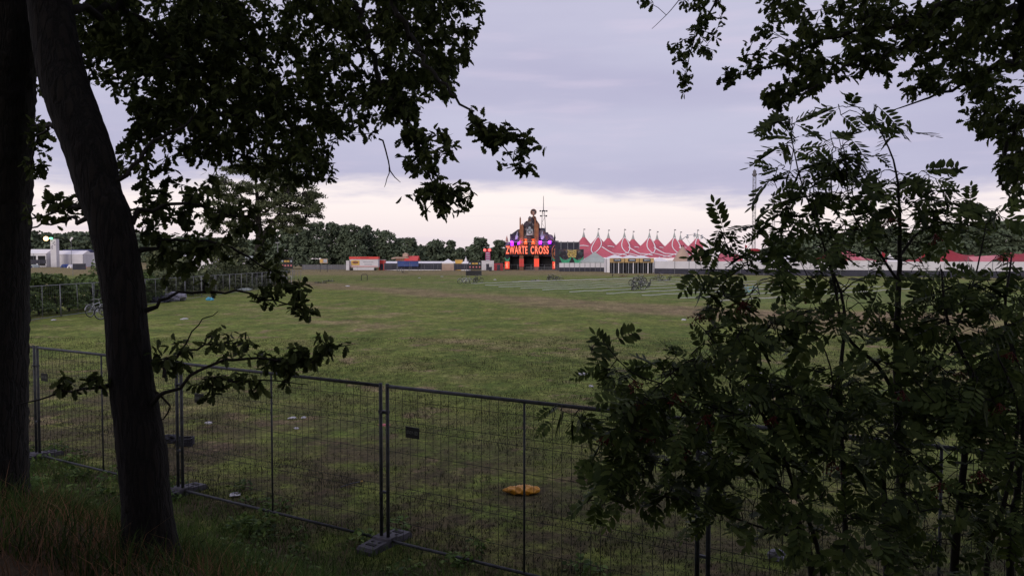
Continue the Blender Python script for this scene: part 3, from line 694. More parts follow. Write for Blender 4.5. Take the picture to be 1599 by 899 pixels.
# oaks of the wood on the bank behind the viewpoint (they shut out the sky on that side)
for k, (x, y, rz, s, lab) in enumerate(((-12, -2.5, 5.2, 1.0, 'oak on the bank behind the viewpoint, beyond the thick trunk'), (4.8, -10.5, 1.2, 1.15, 'tallest oak on the bank behind the viewpoint'), (-6.5, -5.5, 2.1, 1.0, 'oak on the bank behind the viewpoint, in line with the leaning trunk'), (1.5, -7.0, 4.0, 1.08, 'oak on the bank straight behind the viewpoint'), (8.5, -5.0, 0.7, 1.0, 'oak on the bank behind the viewpoint, in line with the rowans'))):
    z0 = float(ground_z(x, y))
    dup(oak2, (x, y, z0 - 0.05), (0, 0, rz), lab, 'oaks of the wood on the bank', (s, s, s))
# ================================================================= rowans
def rowan(label, stems, ellipses, berries, per=1, size=0.162):
    t = thing('rowan_bush', label, 'bush')
    s = Skeleton()
    for st in stems:
        first = st[0]; x, y = at(first[0], first[1], first[2])[:2]
        zg = float(ground_z(x, y)); pts = [(Vector((x + random.uniform(-.05, .05), y, zg - 0.08)), first[3] * 1.25)] if len(first) == 4 and first[1] > 850 else []
        s.limb(pts + [(at(a, b, yy), r) for a, b, yy, r in st], 0.06, 7, 0.02)
    for pts, rad, n in s.paths:
        b = MB(); b.tube(pts, rad, n, cap=False); b.build('stem', M['rowan_bark'], t, smooth=True)
    s.paths = []
    C = np.array([tuple(p) for p in ell([(a, b, rx, ry, y0, y1, max(1, round(n * (1.75 if b < 345 else (1.45 if b < 480 else (1.75 if b < 690 else 1.3)))))) for a, b, rx, ry, y0, y1, n in ellipses])])
    zg = ground_z(C[:, 0], C[:, 1]); C = C[C[:, 2] > zg + 0.15]
    D = s.attach(C, r0=0.005, r1=0.0018, sag=0.10)
    P = np.repeat(C, per, 0); n = len(P); DD = np.repeat(D, per, 0)
    d = rand_dirs(n) * 0.9 + DD * 0.5; d[:, 2] = d[:, 2] * 0.6 - 0.12; d[:, 1] *= 0.75
    N = rand_dirs(n) * 0.5; N[:, 2] += 0.62; N[:, 1] -= 0.45
    S = size * rng.uniform(0.55, 1.15, n)
    v = stamp(ROWAN, P, d, N, S)
    mesh_np('foliage', *v, M['rowan_leaf'], t)
    s.mesh('twig_sprays', M['twig'], t)
    for (px, py, y, nb) in berries:
        bb = MB(); c = at(px, py, y)
        for k in range(nb):
            o = Vector((random.gauss(0, .022), random.gauss(0, .022), random.gauss(0, .014)))
            bb.ball(c + o, 0.0048, 6, 4); bb.tube([c + Vector((0, 0, .035)), c + o], .0012, 4)
        bb.build('berry_cluster', M['berry'], t, smooth=True)
    x, y = at(stems[0][0][0], stems[0][0][1], stems[0][0][2])[:2]; rebase(t, (x, y, float(ground_z(x, y))))
    return t
rowan('tall rowan bush with thick upright stem and sprays of leaflets reaching into the sky',
      [[(1412, 899, 4.3, .030), (1407, 760, 4.3, .027), (1402, 640, 4.3, .024), (1400, 540, 4.3, .020), (1404, 430, 4.3, .014), (1405, 330, 4.3, .009), (1395, 250, 4.3, .005), (1360, 180, 4.3, .003)],
       [(1385, 899, 4.2, .020), (1380, 760, 4.2, .016), (1384, 700, 4.2, .015), (1420, 640, 4.25, .011), (1480, 540, 4.3, .008), (1520, 440, 4.3, .005), (1540, 350, 4.3, .003)],
       [(1402, 620, 4.3, .013), (1370, 570, 4.25, .011), (1320, 520, 4.2, .009), (1300, 430, 4.15, .007), (1275, 350, 4.1, .005), (1250, 280, 4.05, .004), (1235, 210, 4.0, .0025)],
       [(1404, 400, 4.3, .010), (1440, 360, 4.4, .007), (1500, 350, 4.5, .005), (1580, 370, 4.6, .003)],
       [(1404, 440, 4.3, .009), (1370, 390, 4.2, .006), (1330, 330, 4.1, .004), (1320, 240, 4.0, .0025)],
       [(1320, 899, 4.0, .016), (1316, 740, 4.0, .014), (1312, 600, 4.0, .011), (1318, 480, 4.0, .008), (1290, 400, 4.0, .005), (1272, 320, 4.0, .003)]],
      [(1225, 195, 25, 22, 3.9, 4.3, 4), (1345, 172, 38, 18, 4.1, 4.4, 6), (1405, 197, 36, 14, 4.2, 4.5, 4), (1308, 228, 38, 26, 3.9, 4.3, 8), (1250, 228, 32, 24, 3.9, 4.2, 6), (1228, 280, 26, 22, 3.9, 4.2, 6),
       (1280, 270, 38, 28, 3.9, 4.3, 9), (1340, 268, 45, 36, 3.9, 4.4, 13), (1425, 290, 60, 36, 4.1, 4.6, 16), (1300, 330, 75, 36, 3.9, 4.4, 24), (1215, 335, 26, 30, 3.9, 4.2, 7), (1178, 352, 14, 10, 3.9, 4.1, 2), (1425, 345, 80, 42, 4.0, 4.6, 28),
       (1520, 335, 60, 30, 4.2, 4.7, 16), (1130, 368, 14, 20, 3.8, 4.0, 4), (1125, 410, 34, 28, 3.8, 4.2, 11), (1200, 400, 55, 36, 3.8, 4.3, 20), (1300, 420, 70, 36, 3.8, 4.4, 15), (1425, 430, 80, 36, 4.0, 4.6, 13),
       (1112, 462, 20, 26, 3.75, 4.0, 8), (1172, 462, 16, 20, 3.75, 4.0, 4), (1340, 490, 90, 30, 3.9, 4.4, 14), (1440, 510, 70, 40, 4.0, 4.5, 20), (1380, 600, 80, 50, 3.9, 4.5, 30), (1440, 690, 80, 60, 3.8, 4.4, 34), (1340, 680, 70, 60, 3.7, 4.2, 26)],
      [(1260, 470, 3.9, 16), (1390, 350, 4.0, 14), (1220, 505, 3.9, 18), (1090, 500, 3.75, 18), (1160, 482, 3.7, 16), (1460, 375, 4.0, 14), (1500, 590, 4.0, 16)])
rowan('low spreading rowan bush arching over the fence top, red berries among its leaflets',
      [[(1268, 899, 3.8, .018), (1245, 820, 3.8, .016), (1225, 780, 3.8, .014), (1190, 745, 3.8, .012), (1150, 735, 3.8, .009), (1090, 735, 3.8, .006), (1020, 720, 3.85, .004), (960, 700, 3.9, .003)],
       [(1225, 780, 3.8, .010), (1205, 720, 3.75, .008), (1185, 690, 3.7, .006), (1120, 640, 3.7, .005), (1050, 605, 3.75, .004), (985, 580, 3.8, .003), (940, 530, 3.8, .002)],
       [(1285, 899, 3.7, .012), (1240, 760, 3.7, .010), (1200, 660, 3.65, .008), (1150, 600, 3.6, .006), (1120, 540, 3.6, .004), (1085, 500, 3.6, .002)],
       [(1150, 600, 3.6, .005), (1090, 560, 3.6, .004), (1040, 590, 3.65, .003), (990, 640, 3.7, .0025), (925, 655, 3.75, .002), (875, 640, 3.8, .0015)],
       [(1240, 760, 3.7, .007), (1280, 680, 3.7, .006), (1300, 600, 3.7, .004), (1280, 530, 3.7, .003), (1240, 490, 3.7, .002)],
       [(1250, 840, 3.75, .007), (1180, 820, 3.7, .005), (1100, 790, 3.7, .004), (1020, 770, 3.75, .003), (960, 760, 3.8, .002)]],
      [(945, 552, 26, 30, 3.7, 3.95, 7), (985, 592, 36, 26, 3.6, 3.95, 11), (1075, 575, 45, 28, 3.5, 3.9, 17), (1050, 650, 85, 48, 3.4, 3.9, 38), (1175, 640, 85, 55, 3.4, 3.9, 40), (965, 700, 45, 36, 3.6, 4.0, 24),
       (872, 645, 10, 20, 3.75, 3.85, 2), (900, 645, 14, 10, 3.75, 3.85, 2), (1050, 725, 95, 40, 3.5, 3.9, 30), (1000, 758, 60, 30, 3.6, 3.9, 18), (1160, 735, 70, 44, 3.5, 3.9, 30), (1150, 535, 60, 32, 3.5, 3.9, 20), (1250, 505, 60, 30, 3.6, 3.9, 22),
       (1285, 620, 70, 55, 3.5, 3.9, 40), (1290, 720, 60, 46, 3.5, 3.9, 14), (1110, 795, 60, 26, 3.5, 3.8, 12), (1215, 800, 50, 36, 3.5, 3.8, 14), (1300, 830, 60, 50, 3.4, 3.8, 18), (960, 780, 50, 16, 3.6, 3.9, 6)],
      [(990, 640, 3.6, 22), (945, 690, 3.7, 16), (1010, 680, 3.55, 20), (1065, 705, 3.5, 24), (1100, 660, 3.45, 16), (1210, 660, 3.5, 18), (1300, 730, 3.6, 18), (1055, 625, 3.5, 16), (990, 605, 3.6, 14)])
rowan('dense rowan bush with several bare lower stems beside the tall rowan, at the picture edge',
      [[(1490, 899, 4.0, .022), (1500, 780, 4.0, .019), (1510, 690, 4.0, .016), (1520, 600, 4.05, .012), (1480, 500, 4.1, .008), (1470, 420, 4.1, .004)],
       [(1575, 899, 3.9, .020), (1590, 760, 3.9, .017), (1600, 620, 3.9, .012), (1570, 500, 4.0, .008), (1580, 400, 4.1, .004)],
       [(1540, 899, 3.8, .014), (1575, 760, 3.7, .010), (1590, 640, 3.7, .007), (1560, 560, 3.7, .004)],
       [(1510, 690, 4.0, .008), (1560, 620, 4.0, .006), (1640, 560, 4.1, .004)],
       [(1500, 780, 4.0, .008), (1450, 730, 3.9, .006), (1400, 690, 3.8, .004), (1350, 660, 3.7, .002)]],
      [(1575, 425, 45, 30, 4.0, 4.6, 8), (1500, 480, 70, 46, 3.9, 4.4, 34), (1575, 520, 45, 70, 3.8, 4.4, 46), (1480, 600, 70, 56, 3.7, 4.3, 40), (1560, 650, 60, 80, 3.6, 4.3, 60), (1470, 760, 70, 50, 3.6, 4.2, 20), (1570, 800, 45, 80, 3.6, 4.2, 50), (1450, 840, 90, 50, 3.5, 4.1, 34), (1380, 800, 60, 40, 3.6, 4.0, 9),
       (1640, 600, 40, 200, 3.8, 4.6, 60), (1350, 850, 60, 30, 3.5, 3.8, 6)],
      [(1530, 745, 3.6, 20), (1560, 640, 3.6, 14), (1470, 765, 3.6, 24), (1410, 620, 3.7, 14), (1580, 560, 3.7, 14)])
# ================================================================= grass (stuff)
def blades(name, P, h, wd, m, lean=0.5, label=None):
    n = len(P); a = rng.uniform(0, 2 * np.pi, n); b = rng.uniform(0, 2 * np.pi, n)
    sx = np.stack([np.cos(a), np.sin(a), np.zeros(n)], 1) * wd[:, None] * 0.5
    ld_ = np.stack([np.cos(b), np.sin(b), np.zeros(n)], 1) * (h * lean * rng.uniform(0.1, 1.2, n))[:, None]
    up = np.zeros((n, 3)); up[:, 2] = h
    v = np.stack([P - sx, P + sx, P + sx * 0.7 + up * 0.55 + ld_ * 0.3, P - sx * 0.7 + up * 0.55 + ld_ * 0.3, P + up * 0.95 + ld_], 1).reshape(-1, 3)
    k = np.arange(n)[:, None] * 5
    loops = np.concatenate([k + np.array([[0, 1, 2, 3]]), k + np.array([[3, 2, 4]])], 1).ravel()
    sizes = np.tile([4, 3], n)
    o = mesh_np(name, v, loops, sizes, m)
    return tag(o, label, 'grass', kind='stuff')
def put(x, y): return np.stack([x, y, ground_z(x, y) - 0.01], 1)
M['blade'] = mat('grass_blade', (0.050, 0.055, 0.026), 0.8, 0.55, 0.9, trans=0.05, island=0.65, spec=0.1)  # near-field blades darkened, tree shade put into their colour
M['blade_lush'] = mat('lush_blade', (0.085, 0.140, 0.034), 0.7, 0.5, 0.9, trans=0.2, island=0.55, spec=0.15)
M['blade_dry'] = mat('dry_blade', (0.300, 0.175, 0.092), 0.85, 0.5, 1.2, trans=0.15, island=0.6, spec=0.1)
# short grass of the near field
n = 270000
yy = 6.0 + 26.0 * rng.uniform(0, 1, n) ** 1.35; xx = rng.uniform(-0.85, 0.85, n) * (yy + 1.5)
s = W0 - (FN[0] * xx + FN[1] * yy)
f1 = np.sin(xx * .7 + 1.3 * np.sin(yy * .5)) + np.sin(yy * .9 + 1.7 * np.sin(xx * .43)) + rng.normal(size=n) * 0.8
keep = (s < 0.9) & (f1 > -1.0); xx, yy = xx[keep], yy[keep]; n = len(xx)
blades('grass', put(xx, yy), rng.uniform(0.02, 0.085, n) * (0.55 + 0.45 * np.clip(np.sin(xx * 3.1 + np.sin(yy * 2.3)) * np.sin(yy * 2.7) + .6, 0, 1.6)) * (1 + 0.9 * (rng.uniform(size=n) > 0.985)), rng.uniform(0.004, 0.008, n) * (1 + yy * 0.05), M['blade'], 0.8, 'short trodden grass of the field behind the fence')
# lush grass on the bank foot, in front of the fence
n = 78000
t = rng.uniform(-9, 7.0, n); s = rng.uniform(-0.25, 4.6, n) ** 1.0
xx = FA.x + FDIR[0] * t - FN[0] * s; yy = FA.y + FDIR[1] * t - FN[1] * s
dens = 0.5 + 0.5 * np.sin(xx * 2.1 + np.sin(yy * 1.7)) * np.sin(yy * 1.9 + 1); keep = rng.uniform(size=n) < 0.35 + 0.65 * dens
xx, yy, s = xx[keep], yy[keep], s[keep]; n = len(xx)
blades('bank_grass', put(xx, yy), rng.uniform(0.08, 0.26, n) * np.clip(0.45 + s * 0.4, 0.45, 1.0), rng.uniform(0.005, 0.010, n), M['blade_lush'], 0.8, 'lush uncut green grass along the foot of the bank')
# dry reddish grass on top of the bank
n = 20000
t = rng.uniform(-9, 6, n); s = 6.2 - 2.7 * rng.uniform(0, 1, n) ** .8
xx = FA.x + FDIR[0] * t - FN[0] * s; yy = FA.y + FDIR[1] * t - FN[1] * s
keep = (np.hypot(xx, yy) > 1.0); xx, yy = xx[keep], yy[keep]; n = len(xx)
blades('dry_grass', put(xx, yy), rng.uniform(0.06, 0.22, n) * (1 + .8 * (rng.uniform(size=n) > .94)), rng.uniform(0.003, 0.006, n), M['blade_dry'], 0.9, 'dry reddish grass on top of the bank')
# broad-leaved weeds
n = 9000
t = rng.uniform(-8, 6, n); s = rng.uniform(-0.4, 3.2, n)
cl = rng.integers(0, 260, n); ct = rng.uniform(-8, 6, 260); cs = rng.uniform(-0.6, 3.2, 260)
t = ct[cl] + rng.normal(size=n) * 0.09; s = cs[cl] + rng.normal(size=n) * 0.09
xx = FA.x + FDIR[0] * t - FN[0] * s; yy = FA.y + FDIR[1] * t - FN[1] * s
P = put(xx, yy); P[:, 2] += rng.uniform(0.02, 0.20, n) * np.clip(1 - np.hypot(t - ct[cl], s - cs[cl]) * 3, 0.2, 1)
d = rand_dirs(n); d[:, 2] = np.abs(d[:, 2]) * 0.5 + 0.1; N = rand_dirs(n) * 0.5; N[:, 2] += 1
V_, L_, S_ = stamp(CLUMP, P, d, N, rng.uniform(0.03, 0.075, n))
tag(mesh_np('weeds', V_, L_, S_, M['blade_lush']), 'low broad-leaved weeds along the fence foot', 'weeds', kind='stuff')
# ================================================================= builders' fence in front
FH, FLEN = 1.88, 3.62
FRZ = math.atan2(FDIR[1], FDIR[0])
def fence_panel(label, loc, rz, group, near=True, sign=None):
    t = thing('mesh_fence', label, 'fence panel', loc, rz, group)
    L_, H = FLEN, FH; r = 0.021
    b = MB()
    b.tube([(0, 0, 0.03), (0, 0, H)], r, 10); b.tube([(L_, 0, 0.03), (L_, 0, H)], r, 10)
    b.tube([(r, 0, H - 0.03), (L_ - r, 0, H - 0.03)], r * .95, 10); b.tube([(r, 0, 0.065), (L_ - r, 0, 0.065)], r * .85, 8)
    b.tube([(L_ / 2, 0, 0.08), (L_ / 2, 0, H - 0.05)], 0.012, 8)
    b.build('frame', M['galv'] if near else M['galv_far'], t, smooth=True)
    w = MB(); wr = 0.0027 if near else 0.003
    nv = 34 if near else 17
    for i in range(1, nv):
        x = L_ * i / nv
        if abs(x - L_ / 2) < 0.02: continue
        w.tube([(x, .012, 0.075), (x, .012, 0.62), (x, .030, 0.66), (x, .012, 0.70), (x, .012, 1.38), (x, .030, 1.42), (x, .012, 1.46), (x, .012, H - 0.03)] if near else [(x, .012, .15), (x, .012, H - .03)], wr, 4 if near else 3, cap=False)
    for z in ((0.30, 0.62, 0.70, 1.10, 1.38, 1.46, 1.70) if near else (0.6, 1.4)):
        w.tube([(0, .016, z), (L_, .016, z)], wr, 4, cap=False)
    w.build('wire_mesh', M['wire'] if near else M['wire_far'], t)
    if near:
        c = MB(); c.box((L_ + 0.05, 0, 1.55), (0.13, 0.05, 0.035)); c.box((L_ + 0.05, -0.03, 1.55), (0.025, 0.05, 0.02)); c.box((L_ + .05, 0, 0.62), (.12, .03, .025))
        c.build_each('clamp', M['galv'], t)
    if sign is not None:
        sx, sz = sign
        s = MB(); s.box((sx, -0.012, sz), (0.19, 0.008, 0.125)); pl = s.build('sign_plate', M['plate'], t)
        k = MB(); y = -0.0175
        # small pale lettering running up to a square emblem, too small to be read
        for i, (hh, ww) in enumerate(((.030, .012), (.040, .010), (.030, .012), (.030, .013), (.038, .007), (.030, .010), (.026, .012))):
            x0 = sx - .078 + i * .0145
            k.box((x0, y, sz + .002), (ww * .35, .002, hh)); k.box((x0 + ww * .5, y, sz + .002 + (hh / 2 - .004) * (1 if i % 2 else -1)), (ww * .8, .0022, .006))
        ex = sx + .055
        for dx, dz, a, h_ in ((-.017, 0, .005, .038), (.017, 0, .005, .038), (0, .017, .036, .0052), (0, -.017, .036, .0052), (-.003, 0, .005, .022), (.004, .006, .010, .0045)):
            k.box((ex + dx, y, sz + dz), (a, .0024, h_))
        k.build('lettering', M['pale_ink'], pl)
    return t
def foot(label, loc, rz, group='rubber blocks under the near fence'):
    t = thing('rubber_block', label, 'fence foot', loc, rz, group)
    b = MB()
    # block lying across the fence, bevelled, with a raised middle and hand slots
    prof = [(-.36, 0), (.36, 0), (.36, .075), (.33, .105), (.10, .115), (.08, .135), (-.08, .135), (-.10, .115), (-.33, .105), (-.36, .075)]
    v = [(-.115, y, z) for y, z in prof] + [(.115, y, z) for y, z in prof]; n = len(prof)
    b.add(v, [tuple(range(n))[::-1], tuple(range(n, 2 * n))] + [(i, (i + 1) % n, (i + 1) % n + n, i + n) for i in range(n)])
    b.build('block', M['concrete'], t)
    s = MB()
    for sy in (-1, 1):
        s.box((0.0, sy * .235, .1125), (.13, .05, .006)); s.box((.05, sy * .15, .1155), (.03, .03, .006)); s.box((-.05, sy * .15, .1155), (.03, .03, .006))
    s.build_each('recess', M['void'], t)
    return t
near_labels = ['fence panel hidden behind the thick straight trunk', 'fence panel between the thick straight trunk and the leaning oak', 'fence panel carrying the low oak spray, with a dry litter strip behind',
               'fence panel with a yellow bag lying in the grass behind its centre post', 'fence panel behind the rowan bushes']
signs = [None, (0.22, 1.38), (0.40, 1.40), (0.37, 1.36), None]
foot_labels = ['rubber fence foot hidden behind the thick straight trunk', 'rubber fence foot beside the thick straight trunk', 'rubber fence foot next to the leaning oak base', 'large dark rubber fence foot in front of the grass, fully in view', 'rubber fence foot under the rowan bushes']
for k in range(5):
    d = (k - 3) * 3.72 + 0.06
    x, y = FA.x + FDIR[0] * d, FA.y + FDIR[1] * d
    fence_panel(near_labels[k], (x, y, -0.0), FRZ, 'mesh panels of the near fence', True, signs[k])
    fx, fy = FA.x + FDIR[0] * (d - 0.05), FA.y + FDIR[1] * (d - 0.05)
    foot(foot_labels[k], (fx, fy, float(ground_z(fx, fy)) - 0.03), FRZ)

# ================================================================= long fence down the side of the field
P0, P1 = gp(36, 503), gp(462, 444)
dv = (P1 - P0); ln = dv.length; dv.normalize(); rz = math.atan2(dv.y, dv.x)
proto = None; n = int(ln / 3.72) + 1
for k in range(n):
    p = P0 + dv * (3.72 * k); lab = ORD[k] + ' fence panel along the field side, counted from the brambles'
    if proto is None: proto = fence_panel(lab, p, rz, 'fence panels down the field side', False)
    else: dup(proto, p, (R(random.uniform(-2, 2)), 0, rz + R(random.uniform(-1.5, 1.5))), lab)
# two panels that stand away from the row / a leaning frame and gate near its end
a = gp(400, 452); dup(proto, a, (R(-14), 0, R(18)), 'fence panel leaning out of line near the far corner', 'loose fence panels', (.8, 1, .8))
gt = thing('barrier_gate', 'small white tubular gate frame standing by the far fence corner', 'gate', gp(440, 446), R(4))
b = MB()
for x in (0, .75, .8, 1.5): b.tube([(x * .8, 0, 0), (x * .8, 0, 1.25)], .03, 6)
b.tube([(0, 0, 1.22), (1.2, 0, 1.22)], .03, 6); b.tube([(0, 0, .15), (1.2, 0, .15)], .03, 6)
b.build('frame', M['white'], gt)
b = MB()
for i in range(6): b.tube([(.1 + i * .19, 0, .15), (.1 + i * .19, 0, 1.2)], .012, 4)
b.build('bars', M['galv_far'], gt)
# far fence across the end of the field
FY = 212.0
k = 0; px = 455.0
while px < 873:
    if not (545 < px < 590):
        pos = at(px, 421, FY); pos.z = 0
        k += 1
        lab = (ORD[k - 1] if k <= 30 else 'last') + ' fence panel of the far row at the field end'
        dup(proto, pos, (0, 0, R(random.uniform(-1, 1))), lab, 'fence panels across the far end')
    px += 3.72 / FY * F
# ================================================================= far woods and trees
def cloud_tree(cents, rads, per_area, size, tpl=CLUMP, inner=0.55):
    Ps = []; Ns = []
    for c, r in zip(cents, rads):
        n = max(8, int(per_area * (r[0] * r[2]) * 4)); u = rand_dirs(n); u[:, 2] = np.where(u[:, 2] < -0.35, -u[:, 2], u[:, 2])
        q = rng.uniform(inner, 1.0, (n, 1)) ** 0.6 * rng.uniform(.85, 1.12, (n, 1))
        Ps.append(u * q * np.array(r) + np.array(c)); Ns.append(u + rng.normal(size=u.shape) * 0.45 + np.array([0, 0, .35]))
    P = np.concatenate(Ps); N = np.concatenate(Ns)
    return stamp(tpl, P, rand_dirs(len(P)), N, size * rng.uniform(0.6, 1.4, len(P)))
def interp(prof, x):
    for (a, ya), (b, yb) in zip(prof[:-1], prof[1:]):
        if a <= x <= b: return ya + (yb - ya) * (x - a) / (b - a)
    return prof[-1][1]
def wood(name, label, Y, prof, base_py, m, step_px=16, size=1.0, dens=1.0, depth=14, stuff=True):
    wide = step_px; step_px = step_px * .62
    """a far wood: tree crowns side by side whose tops follow the photographed skyline"""
    cents, rads, tr = [], [], MB()
    px = prof[0][0]
    while px < prof[-1][0]:
        top = interp(prof, px) + random.uniform(-3.0, 5.0)
        Yk = Y + random.uniform(0, depth); t = at(px, top, Yk); h = max(3.0, t.z); w_ = random.uniform(0.9, 1.6) * 1.05 * wide / F * Y
        tr.tube([(t.x, Yk, 0), (t.x, Yk, h * .6)], [.28, .14], 5)
        nlev = max(3, int(h / 2.6))
        for j in range(nlev):
            f = (j + .5) / nlev; rr = w_ * (1.0 - 0.55 * f ** 3)
            for q in range(2):
                cents.append((t.x + random.uniform(-.5, .5) * w_ * .9, Yk + random.uniform(-.6, .4) * w_, h * (0.04 + f * .90)))
                rads.append((rr * random.uniform(.4, .75), rr * .6, h / nlev * random.uniform(.5, .9)))
        px += step_px * random.uniform(.5, 1.15)
    v = cloud_tree(cents, rads, dens, size)
    tr_o = None
    o = mesh_np(name, *v, m)
    tag(o, label, 'wood', kind='stuff')
    return o
wood('wood', 'dark mixed wood beyond the far fence, tallest near the lone tree', 262, [(415, 372), (440, 352), (475, 345), (500, 344), (530, 346), (560, 352), (590, 361), (620, 366), (650, 376), (662, 388)], 421, M['far_leaf'], 15, .7, 8)
wood('wood', 'low dark trees behind the tent roofs at the far field end', 275, [(640, 388), (660, 384), (700, 388), (725, 390), (740, 386), (790, 388), (800, 392)], 421, M['far_leaf'], 13, 0.95, 5.5)
wood('wood', 'grey-green wooded skyline behind the red tents', 330, [(1195, 386), (1230, 372), (1270, 362), (1330, 358), (1400, 354), (1460, 353), (1510, 347), (1560, 343), (1650, 340), (1760, 345)], 421, M['far_leaf'], 17, 1.2, 3.6)
wood('wood', 'distant low wood behind the camp with the lit tower', 520, [(-60, 366), (20, 368), (45, 362), (70, 360), (100, 364), (125, 362), (170, 360), (240, 368), (330, 372), (440, 378)], 412, M['far_leaf'], 16, 2.0, 1.4)
def far_tree(label, px, top, Y, wpx, group, seed, m='far_leaf', size=.9):
    p = at(px, 421, Y); h = at(px, top, Y).z; w_ = wpx / F * Y / 2
    t = thing('broadleaf_tree', label, 'tree', (p.x, Y, 0), 0, group)
    b = MB(); b.tube([(0, 0, -.1), (.1, 0, h * .3), (0, 0, h * .75)], [.35, .28, .1], 8)
    for k in range(5):
        a = k * 1.3; b.tube([(0, 0, h * (.25 + .08 * k)), (w_ * .5 * math.cos(a), w_ * .4 * math.sin(a), h * (.5 + .08 * k))], [.14, .05], 5)
    b.build('trunk', M['bark'], t, smooth=True)
    cents, rads = [], []
    for k in range(26):
        f = random.random(); rr = w_ * math.sqrt(max(.05, 1 - (2 * f - .85) ** 2 / 1.6)); a = random.uniform(0, 6.28); q = random.uniform(.2, .72)
        cents.append((rr * q * math.cos(a), rr * q * math.sin(a), h * (.10 + .80 * f))); rads.append((w_ * random.uniform(.28, .42),) * 2 + (h * random.uniform(.10, .15),))
    cents.append((0, 0, h * .88)); rads.append((w_ * .3, w_ * .3, h * .11))
    mesh_np('crown', *cloud_tree(cents, rads, 5.5, size), M[m], t)
    return t
far_tree('round dark tree standing alone behind the blue sheeting, broader of its pair', 680, 374, 250, 46, 'trees behind the far fence', 1)
far_tree('narrow dark tree at the gap beside its broader twin', 702, 376, 252, 30, 'trees behind the far fence', 2)
far_tree('dark tree behind the slim red-lit sign tower', 750, 371, 252, 42, 'trees behind the far fence', 3)
far_tree('dark tree close against the black festival gate', 780, 376, 255, 36, 'trees behind the far fence', 4)
far_tree('leafless-topped low tree at the end of the wood, before the skyline gap', 642, 372, 256, 34, 'trees behind the far fence', 5)

# lone airy tree in the middle distance
YM = 112.0
lt = thing('lone_tree', 'tall airy tree standing alone beyond the side fence with sky showing through', 'tree', (at(405, 420, YM).x, YM, 0))
x0 = at(405, 420, YM).x
def lm(px, py, dy=0): p = at(px, py, YM + dy); return Vector((p.x - x0, dy, p.z))
b = MB()
limbs = [[(405, 440, 0, .75), (404, 400, 0, .62), (405, 372, 0, .55), (404, 345, 0, .42), (402, 310, 0, .28), (398, 275, 0, .14), (394, 250, 0, .06)],
         [(408, 380, 0, .36), (420, 355, -.5, .30), (436, 335, -1, .20), (452, 318, -1.5, .12), (475, 300, -2, .05)],
         [(406, 372, 0, .30), (424, 350, 1, .22), (448, 345, 2, .14), (478, 340, 2.5, .06)],
         [(404, 365, 0, .28), (385, 348, .8, .20), (365, 340, 1.2, .12), (340, 330, 1.5, .05)],
         [(404, 350, 0, .26), (392, 325, -1.2, .16), (372, 300, -2, .09), (352, 285, -2, .04)],
         [(403, 330, 0, .22), (418, 300, 1, .14), (432, 275, 1.4, .08), (440, 258, 1.5, .04)],
         [(403, 340, 0, .2), (425, 322, -2, .13), (450, 300, -3, .08), (468, 280, -3, .04)]]
for l in limbs: c = catmull([(lm(a, bb, dy), r) for a, bb, dy, r in l], .4); b.tube([p for p, _ in c], [r for _, r in c], 7)
ends = [lm(a, bb, dy) for l in limbs for a, bb, dy, r in l[2:]]
cl = []
for cx, cy, rx, ry, n in ((405, 270, 40, 26, 26), (365, 290, 34, 26, 20), (440, 275, 34, 24, 20), (470, 300, 30, 24, 20), (480, 335, 20, 26, 15), (445, 355, 28, 14, 9), (350, 320, 26, 22, 14), (375, 345, 24, 16, 8), (410, 310, 40, 20, 14), (440, 320, 34, 16, 12), (345, 345, 22, 14, 8), (490, 318, 10, 16, 6), (405, 330, 60, 40, 26), (360, 350, 34, 20, 12), (460, 322, 34, 24, 14)):
    for _ in range(n):
        a = random.uniform(0, 6.28); q = math.sqrt(random.random())
        cl.append(lm(cx + rx * q * math.cos(a), cy + ry * q * math.sin(a), random.uniform(-4.5, 4.5)))
for c in cl:
    e = min(ends, key=lambda p: (p - c).length); mid = (e + c) / 2 + Vector((0, 0, .3)); b.tube([e, mid, c], [.06, .04, .02], 4, cap=False)
b.build('trunk', M['bark'], lt, smooth=True)
mesh_np('crown', *cloud_tree([tuple(c) for c in cl], [(random.uniform(.9, 1.5), random.uniform(.9, 1.5), random.uniform(.5, .9)) for _ in cl], 42, .25, inner=.1), M['mid_leaf'], lt)

# shrubs behind the side fence
def shrub(name, label, cat, boxes, dens, size, m, stems=True):
    t = thing(name, label, cat); cents, rads = [], []; b = MB()
    for (x, y, h, w_) in boxes:
        n = max(4, int(h * w_ * 1.9))
        for _ in range(n):
            f = random.random(); cents.append((x + random.uniform(-.5, .5) * w_, y + random.uniform(-.4, .4) * w_, h * (.05 + .83 * f))); rads.append((w_ * .30, w_ * .30, h * .16))
        for k in range(4): b.tube([(x, y, -.05), (x + random.uniform(-.4, .4) * w_, y + random.uniform(-.3, .3), h * .8)], [.04, .01], 4)
    mesh_np('foliage', *cloud_tree(cents, rads, dens, size), m, t)
    b.build('twig_sprays', M['twig'], t)
    rebase(t, (boxes[0][0], boxes[0][1], 0))
    return t
nrm = Vector((-dv.y, dv.x, 0))
bx_ = []
d = -8.0
while d < 20: q = P0 + dv * d + nrm * random.uniform(1.6, 2.8); bx_.append((q.x, q.y, random.uniform(2.0, 2.5), 2.2)); d += 1.1
shrub('bramble_hedge', 'dense bramble hedge behind the side fence, beside the leaning bicycle', 'hedge', bx_, 170, .15, M['hedge_leaf'])
bx_ = []; d = 20.0
while d < 62: q = P0 + dv * d + nrm * random.uniform(2.2, 5); bx_.append((q.x, q.y, random.uniform(2.2, 3.2), 3.0)); d += 2.0
shrub('shrub_row', 'row of olive green shrubs behind the side fence under the oak sprays', 'hedge', bx_, 36, .26, M['mid_leaf'])
